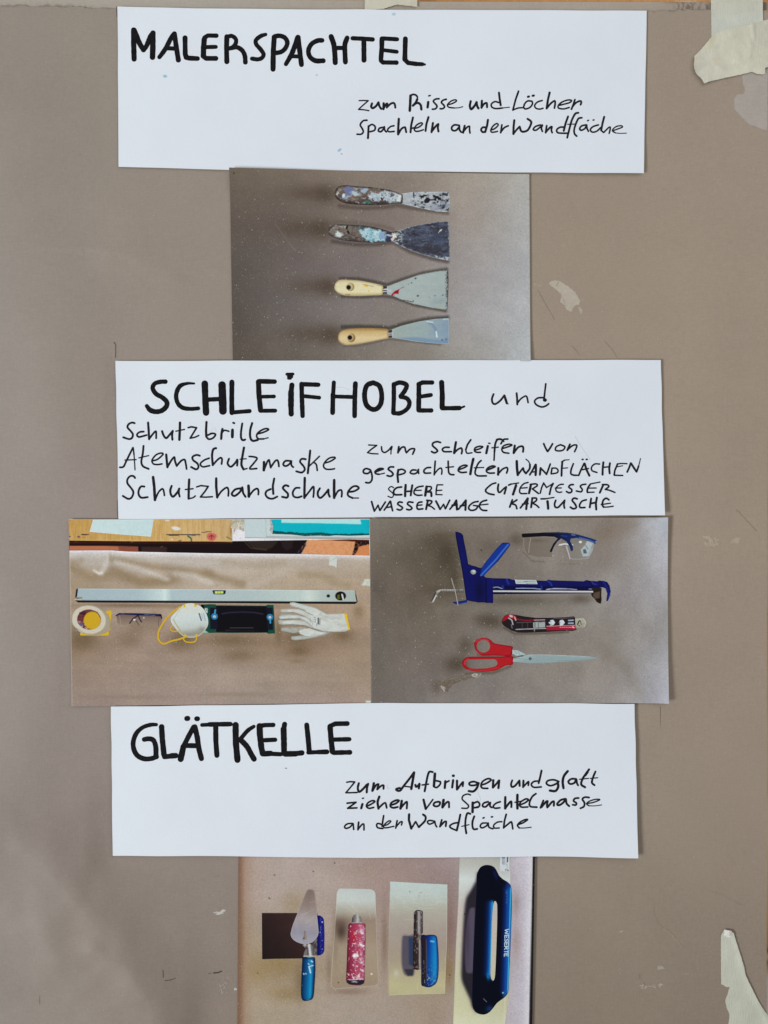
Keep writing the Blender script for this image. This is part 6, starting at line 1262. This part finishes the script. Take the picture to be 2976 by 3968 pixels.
def ppl(p):
    p = Paint(p.P).ramp((1380, 3440), (1375, 3825), [(0, (186, 192, 192)), (.12, (190, 196, 194)), (.24, (168, 162, 150)), (.32, (146, 128, 114)), (.45, (152, 132, 116)), (.65, (160, 144, 126)), (.85, (156, 138, 118)), (1, (150, 132, 112))]).mott(50, 60, .03, 8)
    p.blob(1322, 3605, 30, 46, (62, 48, 44), .85); p.blob(1310, 3580, 40, 24, (96, 76, 68), .6); p.blob(1300, 3680, 14, 90, (132, 116, 98), .5)
    for t in ('220,250 350,330 440,400', '250,210 330,320 420,420', '180,300 300,360 380,420', '260,330 340,240', '540,400 560,480'): p.line(A(t, ol), 1.3, (204, 200, 184), .55, 1.3)
    p.line(A('165,960 240,1100', ol), 1.5, (186, 172, 146), .5); p.blob(1250+185/3, 3400+1217/3, 4, 2, (60, 50, 40), .9, 20, .3); p.blob(1440, 3772, 4, 3, (220, 218, 210), 1, 0, .3); p.rim(pl, 3, (192, 188, 176), .75); return p
f1 = P4.part('printed_finishing_trowel', pl, ppl, PRINT, off=.0001, sp=2.6, smooth_outline=False, label='rounded smoothing trowel with a paint spattered red handle')
h_ = A('340,522 342,470 360,435 395,418 430,432 450,470 456,522 490,528 500,545 502,700 496,900 492,1100 490,1180 482,1225 440,1245 380,1248 310,1238 280,1215 272,1180 280,1000 286,800 294,640 298,545 312,528', ol)
def phd(p):
    p = Paint(p.P).warp(4, 8, 9).ramp((1345, 3700), (1416, 3700), [(0, (92, 28, 46)), (.2, (140, 42, 70)), (.55, (164, 64, 92)), (.85, (172, 84, 108)), (1, (136, 66, 86))]); x, y = p.P.T
    p.blob(1372, 3625, 16, 26, (176, 30, 48), .8); m = sstep(3578, 3590, y)*sstep(3798, 3786, y)
    p.noise(11, 13, .60, (200, 150, 172), .8, 112, m*sstep(1372, 1408, x), .12); p.noise(7, 8, .66, (230, 220, 226), .8, 113, m*sstep(1360, 1380, x), .10); p.noise(6, 6, .74, (226, 216, 222), .9, 114, m)
    p.blob(1377, 3700, 11, 8, (232, 230, 230), 1, 0, .4); p.line(A('345,1120 370,1180', ol), 3, (220, 210, 210), .9, 2); p.line(A('430,1120 395,1178', ol), 4, (216, 206, 208), .9, 3); p.blob(1400, 3660, 11, 5, (230, 222, 226), .95, 20, .4)
    p.line(A('388,660 388,1170', ol), 1.4, (206, 140, 150), .5)
    p.poly(A('275,1180 490,1182 486,1230 440,1248 310,1240 275,1220', ol), (36, 32, 44), 1, 4); p.line(A('300,1182 470,1172', ol), 3.4, (206, 196, 196), .9, 3); p.blob(1374, 3802, 12, 4, (180, 184, 190), .8, 0, .5)
    p.rim(h_, 9, (96, 26, 46), .5)
    p.mix((112, 106, 106), sstep(3576, 3573, y)); p.mix((190, 192, 190), .8*sstep(3576, 3573, y)*np.exp(-((x-1386)/7)**2)); p.mix((60, 54, 56), .8*sstep(3576, 3573, y)*sstep(1374, 1364, x)); p.line(A('345,520 455,522', ol), 3, (196, 190, 190), .7, 2)
    return p
P4.part('printed_handle', h_, phd, PRINT, f1, .00016, 2.1)
p2 = A('783,42 1100,60 1450,78 1449,250 1446,700 1430,1100 1422,1345 1100,1352 765,1364 766,900 776,400', ol)
def pp2(p):
    p = Paint(p.P).ramp((1620, 3414), (1616, 3855), [(0, (186, 200, 200)), (.12, (184, 194, 190)), (.25, (170, 166, 154)), (.42, (162, 150, 142)), (.62, (160, 146, 132)), (.78, (170, 158, 132)), (.9, (182, 174, 138)), (1, (178, 172, 134))]).mott(60, 50, .03, 9)
    p.blob(1535, 3770, 16, 20, (196, 194, 180), .6); p.line(A('1010,150 1015,170', ol), 2, (90, 90, 90), .7); p.line(A('1120,180 1150,170', ol), 2.6, (100, 100, 100), .7); p.line(A('1118,190 1120,215', ol), 2, (110, 110, 108), .6); p.noise(30, 3, .6, (196, 200, 196), .35, 121, sstep(3560, 3500, p.P[:, 1]))
    sh = cat(A('932,675 1000,668 1065,668 1070,900 1060,1125 1010,1140 960,1128 935,1080 920,1000 918,850', ol), True, 6)
    p.poly(sh, (72, 66, 84), .85, 12); p.poly(A('1000,690 1065,690 1060,1040 1005,1000', ol), (28, 50, 84), .7, 12); p.poly(A('950,1060 1060,1060 1050,1135 990,1138', ol), (44, 42, 52), .8, 6)
    p.line(A('960,485 1060,485 1100,492', ol), 1.6, (190, 182, 160), .6); p.line(A('940,665 1180,662', ol), 2, (180, 168, 152), .7); p.line(A('1100,1300 1110,1180', ol), 1.6, (206, 200, 170), .5); p.line(A('1446,78 1446,700 1424,1340', ol), 3, (196, 194, 180), .6); p.line(A('786,45 770,500 767,1360', ol), 2, (120, 112, 100), .7); p.rim(p2, 2, (200, 200, 188), .5); return p
f2 = P4.part('printed_finishing_trowel', p2, pp2, PRINT, off=.0001, sp=2.8, label='square cornered smoothing trowel with a short blue handle')
po = A('1060,402 1080,380 1100,370 1140,374 1165,390 1167,500 1165,640 1145,665 1142,1060 1100,1070 1052,1060 1048,900 1056,660', ol)
P4.part('printed_post', po, lambda p: Paint(p.P).ramp((1600, 3600), (1638, 3600), [(0, (26, 18, 20)), (.4, (70, 58, 56)), (.6, (168, 164, 172)), (.75, (110, 100, 104)), (1, (40, 34, 36))]).mix((44, 32, 32), .85*sstep(3610, 3624, p.P[:, 1])*sstep(1632, 1618, p.P[:, 0])).line(A('1128,720 1130,1050', ol), 4, (176, 168, 160), .8, 3).line(A('1090,376 1155,382', ol), 4, (30, 26, 28), .9, 3).line(A('1080,400 1075,640', ol), 4, (34, 28, 30), .7, 4).noise(4, 8, .62, (170, 160, 150), .5, 131), PRINT, f2, .00016, 2)
hb2 = A('1145,665 1200,665 1250,660 1305,664 1330,690 1338,760 1348,900 1350,1050 1342,1150 1325,1215 1290,1250 1240,1272 1180,1262 1148,1245 1145,1100 1146,800', ol)
def phb2(p):
    p = Paint(p.P).ramp((1632, 3700), (1700, 3700), [(0, (30, 18, 20)), (.24, (44, 28, 30)), (.3, (8, 28, 92)), (.5, (14, 70, 150)), (.68, (24, 128, 190)), (.82, (30, 146, 204)), (.93, (14, 84, 160)), (1, (80, 130, 180))])
    p.ramp((1660, 3620), (1660, 3822), [(0, (10, 30, 110)), (.12, (12, 60, 150)), (.5, (16, 100, 170)), (.8, (16, 80, 150)), (.9, (10, 44, 110)), (1, (10, 40, 100))], .3)
    p.mix((40, 26, 28), .9*sstep(1651, 1648, p.P[:, 0])*sstep(3628, 3636, p.P[:, 1]))
    p.line(A('1205,720 1212,1200', ol), 4, (96, 80, 74), .7, 4); p.line(A('1260,735 1290,740', ol), 7, (120, 190, 230), .8, 5); p.noise(3, 5, .68, (170, 200, 220), .9, 141, sstep(3720, 3800, p.P[:, 1])*.9); p.line(A('1340,760 1346,900 1340,1130', ol), 2, (170, 190, 206), .7, 2); p.line(A('1175,960 1178,1000', ol), 3, (110, 100, 96), .8); p.rim(hb2, 9, (6, 22, 70), .7); return p
P4.part('printed_handle', cat(hb2, True, 8), phb2, PRINT, f2, .0002, 2.2)
p3 = om('258,70 902,70 905,400 910,900 898,1500 880,1900 835,2212 825,2440 165,2440 175,2212 210,1300 245,600')
def pp3(p):
    p = Paint(p.P).ramp((1780, 3312), (1760, 3968), [(0, (166, 164, 156)), (.06, (176, 176, 170)), (.14, (206, 214, 214)), (.2, (196, 198, 196)), (.3, (186, 176, 170)), (.45, (190, 176, 164)), (.6, (190, 180, 160)), (.75, (190, 186, 146)), (.9, (196, 192, 150)), (1, (206, 206, 172))]).mott(50, 60, .02, 12)
    p.ramp((1770, 3400), (1980, 3400), [(0, (206, 208, 204)), (1, (168, 170, 174))], .25)
    sh = cat(om('500,300 470,400 400,530 350,620 325,800 305,1100 290,1450 292,1640 350,1790 400,1900 430,2000 500,2050 560,1500 560,700'), True, 10)
    p.poly(sh, (20, 20, 34), .96, 18); p.poly(sh, (72, 56, 52), .3, 40)
    p.poly(cat(om('388,760 420,735 455,745 452,1000 440,1400 430,1550 380,1562 345,1540 330,1300 345,1000'), True, 8), (84, 76, 96), .95, 10); p.blob(1700+360/3.263, 3290+1100/3.263, 12, 130, (60, 50, 62), .6)
    x = p.P[:, 0]; lx = np.interp(p.P[:, 1], [3312, 3470, 3660, 3968], [1779, 1775, 1765, 1754]); p.mix((120, 112, 100), .7*sstep(3, 0, np.abs(x-lx))); p.blob(1700+327/3.263, 3290+815/3.263, 2.2, 2.2, (20, 20, 20), 1, 0, .3)
    rx = np.interp(p.P[:, 1], [3312, 3968], [1975, 1953]); p.mix((214, 214, 206), .4*sstep(4, 0, np.abs(x-rx))); return p
f3 = P4.part('printed_finishing_trowel', p3, pp3, PRINT, off=.0001, sp=3.2, label='long steel trowel with a large dark blue loop handle')
hx = cat(om('478,330 490,285 520,230 565,202 615,195 665,205 705,228 735,275 760,325 800,368 855,402 900,440 916,490 922,600 920,800 910,1100 898,1400 886,1650 880,1790 850,1850 795,1895 735,1940 690,2000 640,2055 590,2082 540,2085 480,2065 435,2010 420,1900 430,1500 450,1000 466,700 476,500'), True, 8)
hole = cat(om('705,652 725,662 737,700 737,900 728,1200 716,1500 708,1610 692,1655 670,1645 655,1600 656,1450 664,1150 672,900 682,760 692,680'), True, 7)
def phx(p):
    p = Paint(p.P, (8, 10, 24)); x, y = p.P.T
    def X(a, b): return np.interp(y, [3460, 3880], [1700+a/3.263, 1700+b/3.263])
    v = sstep(3480, 3500, y)*sstep(3790, 3770, y)
    c1 = X(672, 625); p.mix((10, 34, 90), .9*v*np.exp(-((x-c1+9)/13)**2)); p.mix((18, 92, 172), 1.0*v*np.exp(-((x-c1+1)/7.5)**2)); p.mix((64, 180, 220), .8*v*np.exp(-((x-c1-3)/2.6)**2))
    r = X(912, 872); v2 = sstep(3415, 3450, y)*sstep(3862, 3835, y)
    p.mix((12, 32, 92), v2*sstep(-38, -20, x-r)); p.mix((16, 78, 158), .95*v2*sstep(-24, -8, x-r)); p.mix((70, 184, 222), .95*v2*np.exp(-((x-r+1.5)/2.4)**2))
    p.blob(1700+880/3.263, 3290+440/3.263, 12, 14, (24, 52, 140), .8); p.blob(1700+715/3.263, 3290+320/3.263, 8, 26, (18, 28, 84), .8, -20); p.blob(1700+640/3.263, 3290+2010/3.263, 18, 14, (20, 60, 120), .7, -30); p.blob(1700+835/3.263, 3290+1830/3.263, 10, 18, (24, 104, 176), .7, 20)
    p.blob(1700+625/3.263, 3290+1600/3.263, 8, 18, (24, 120, 190), .9); p.line(om('620,1590 680,1655'), 6, (20, 90, 150), .8, 5); p.line(om('565,1885 605,1925'), 2.4, (150, 150, 160), .7, 2); p.blob(1700+810/3.263, 3290+1810/3.263, 3, 3, (150, 200, 220), .9, 0, .3)
    p.noise(2.6, 4, .56, (70, 150, 190), .55, 151, np.exp(-((x-1963)/4)**2)*sstep(3442, 3450, y)*sstep(3530, 3500, y)); p.rim(hx, 2, (30, 40, 70), .5); return p
hh_ = P4.part('printed_handle', hx, phx, PRINT, f3, .00018, 2.3, holes=[hole])
# the white name printed along the handle, read from top to bottom
GL = {'W': '0,0 .22,1 .5,.25 .78,1 1,0', 'E': '1,0 0,0 0,1 1,1;0,.5 .8,.5', 'S': '1,.1 .5,0 .05,.2 .3,.48 .75,.55 .98,.8 .5,1 0,.9', 'R': '0,1 0,0 .8,.05 .85,.4 .1,.5 1,1', 'L': '0,0 0,1 1,1', 'T': '0,0 1,0;.5,0 .5,1'}
nst = []; yy = 3598.5
for chx, ww in (('W', 22), ('E', 13), ('S', 13), ('E', 13), ('R', 14), ('T', 12), ('E', 11)):
    for s in GL[chx].split(';'):
        pts = [[float(t) for t in q.split(',')] for q in s.split()]
        # down the picture = along the word, leftwards = towards the letter's foot
        nst.append(np.array([[1970.5 - 14*v - (yy-3598)*.03, yy+u*ww*.86, 3.0] for u, v in pts]))
    yy += ww+1.4
P4.o and None
P_, F_ = strokes_mesh(nst, 8); F_ = face_front(P_, F_)
mesh_obj('printed_lettering', wp(P_, P4.surf(P_, .00024), P4.O), F_, PRINT, f3, np.tile(alb((186, 208, 224)), (len(P_), 1)))
stk = om('778,70 893,70 885,278 770,272')
def pstk(p):
    p = Paint(p.P, (200, 206, 212)); yb = 3318
    for i, (w, c) in enumerate(((3, (60, 62, 70)), (4, (90, 92, 130)), (2.2, (110, 116, 130)), (2.2, (100, 104, 112)), (2.2, (110, 112, 124)), (2.2, (100, 108, 116)), (2.4, (104, 116, 124)), (2, (150, 162, 170)))):
        p.line(np.array([(1945, yb), (1955, yb+.6)], float), w, c, .9, 1.4); yb += 4.4
    p.line(np.array([(1967, 3314), (1966, 3338)], float), 4.4, (50, 50, 54), .9, 2); p.line(np.array([(1961, 3316), (1960, 3352)], float), 2, (140, 146, 150), .8, 2); p.line(np.array([(1965, 3346), (1964, 3370)], float), 3, (150, 156, 162), .7, 2); p.blob(1959, 3369, 3, 3, (110, 114, 118), .9, 0, .3); p.blob(1968, 3371, 4, 3, (110, 108, 118), .8, 0, .4)
    p.line(np.array([(1936, 3367), (1948, 3372)], float), 1.6, (160, 168, 176), .8); return p
P4.part('printed_label', stk, pstk, PRINT, f3, .00018, 1.5, label='small sticker with a barcode at the top of the long trowel')
# ------------------------------------------------------------------ masking tape
def tape(outline, d0, label, paint, bend=None, seed=1, amp=1.2, smooth=False):
    o_ = ragged(outline, amp, seed, 5)
    P, F = tri_fill([o_], (), 6.0); F = face_front(P, F)
    c = P.mean(0); O = (float((c[0]-1488)*S), float(-d0), float(ZC+(1984-c[1])*S))
    H = bend(P) if bend else 0*P[:, 0]
    # rim with thickness
    ed = {}
    for f in F:
        for a, b in ((f[0], f[1]), (f[1], f[2]), (f[2], f[0])):
            ed[(a, b)] = ed.get((a, b), 0)+1
    rim = [(a, b) for (a, b) in ed if (b, a) not in ed]
    n = len(P); T = wp(P, d0+.00015+H, O); V = np.vstack([T, wp(P, d0+H, O), T])
    sides = [[b+2*n, a+2*n, a+n, b+n] for a, b in rim]
    cc = alb(paint(Paint(P)).c)
    ob = mesh_obj('masking_tape', V, [list(map(int, f)) for f in F] + sides, TAPE, None, np.vstack([cc, cc, cc]), loc=O)
    tag(ob, label, 'masking tape', 'strips of masking tape on the board')
    return ob
def pt_a(p):
    p.ramp((2750, 0), (2750, 290), [(0, (186, 184, 170)), (.3, (187, 189, 180)), (1, (188, 188, 176))]).mott(50, 50, .03, 2)
    p.mott(3, 60, .03, 6)
    return p
tape(np.array([(2753, -40), (2952, -40), (2954, 60), (2958, 170), (2963, 270), (2965, 290), (2930, 288), (2905, 270), (2757, 250), (2756, 140)], float), 0.0004,
     'upright strip of masking tape running off the top edge at the right', pt_a, lambda P: .0002+.0003*fbm(P[:, 0]/40, P[:, 1]/70, 5)+corner(P, 2975, 40, 30, 150, .0012), 2, 1.0)
def pt_b(p):
    p.ramp((2680, 300), (2976, 120), [(0, (192, 190, 178)), (.5, (197, 194, 178)), (1, (186, 183, 168))]).mott(55, 40, .035, 7)
    p.line(A('690,560 600,690', (2576, 0), 3.6875), 22, (186, 180, 148), .45, 16)
    p.line(A('440,850 410,980', (2576, 0), 3.6875), 10, (184, 174, 150), .6, 8)
    p.blob(2780, 240, 26, 16, (204, 190, 166), .5)
    return p
def bend_b(P):
    x, y = P.T
    h = .0004 + .0016*fbm(x/38, y/34, 31)
    h += .0012*np.exp(-(segdist(P, A('1240,350 1245,450 1262,560', (2576, 0), 3.6875))/7)**2)
    h += .0005*np.exp(-(segdist(P, A('1190,560 1215,680 1200,800', (2576, 0), 3.6875))/9)**2)
    h += .0006*np.exp(-(segdist(P, A('860,660 980,700 1060,850', (2576, 0), 3.6875))/14)**2)
    h += corner(P, 2690, 240, 40, 60, .0014) + corner(P, 2725, 325, 30, 25, .0012)
    return h
tape(A('665,535 740,480 860,440 1050,395 1200,365 1390,310 1475,285 1560,262 1560,940 1475,970 1420,985 1425,1060 1395,1078 1310,1070 1240,1040 1100,1075 830,1130 650,1175 550,1212 520,1160 490,1120 430,1060 405,1000 400,940 412,870 410,820 500,730', (2576, 0), 3.6875), 0.0007,
     'crumpled torn piece of masking tape stuck across the upright strip at top right', pt_b, bend_b, 3, 1.6)
def pt_c(p):
    return p.ramp((1413, 0), (1616, 30), [(0, (196, 192, 178)), (1, (192, 186, 170))]).mott(40, 20, .02, 3)
tape(np.array([(1413, -30), (1616, -30), (1617, 27), (1590, 23), (1560, 20), (1540, 18), (1515, 25), (1488, 34), (1450, 37), (1413, 37)], float), 0.0001,
     'short pale piece of tape folded over the top edge above the first sign', pt_c, None, 4, 1.4)
def pt_d(p):
    p.ramp((2790, 3600), (2900, 4050), [(0, (186, 187, 175)), (1, (178, 179, 165))]).mott(50, 60, .03, 9)
    p.poly(A('885,775 960,785 965,870 990,885 930,895 885,860 885,830', (2576, 3400), 3.895), (216, 214, 212), 1, 3)
    p.poly(A('965,800 1025,815 1020,850 985,870', (2576, 3400), 3.895), (170, 164, 150), .8, 3)
    p.line(A('872,820 886,835', (2576, 3400), 3.895), 3, (120, 112, 100), .8)
    return p
tape(A('890,770 945,782 990,790 1028,830 1050,900 1100,1050 1140,1180 1190,1350 1210,1460 1260,1570 1330,1710 1400,1850 1470,1960 1540,2060 1640,2190 1640,2500 868,2500 858,2212 850,1700 845,1200 842,900 848,850', (2576, 3400), 3.895), 0.0002,
     'long tapering torn piece of masking tape at the lower right corner', pt_d, lambda P: .0002+.0004*fbm(P[:, 0]/60, P[:, 1]/90, 41)+corner(P, 2815, 3598, 40, 24, .0016)+.0010*np.exp(-((P[:, 0]-np.interp(P[:, 1], [3600, 3700, 3775, 3880, 3968], [2840, 2868, 2887, 2935, 2985]))/14)**2), 5, 1.2)
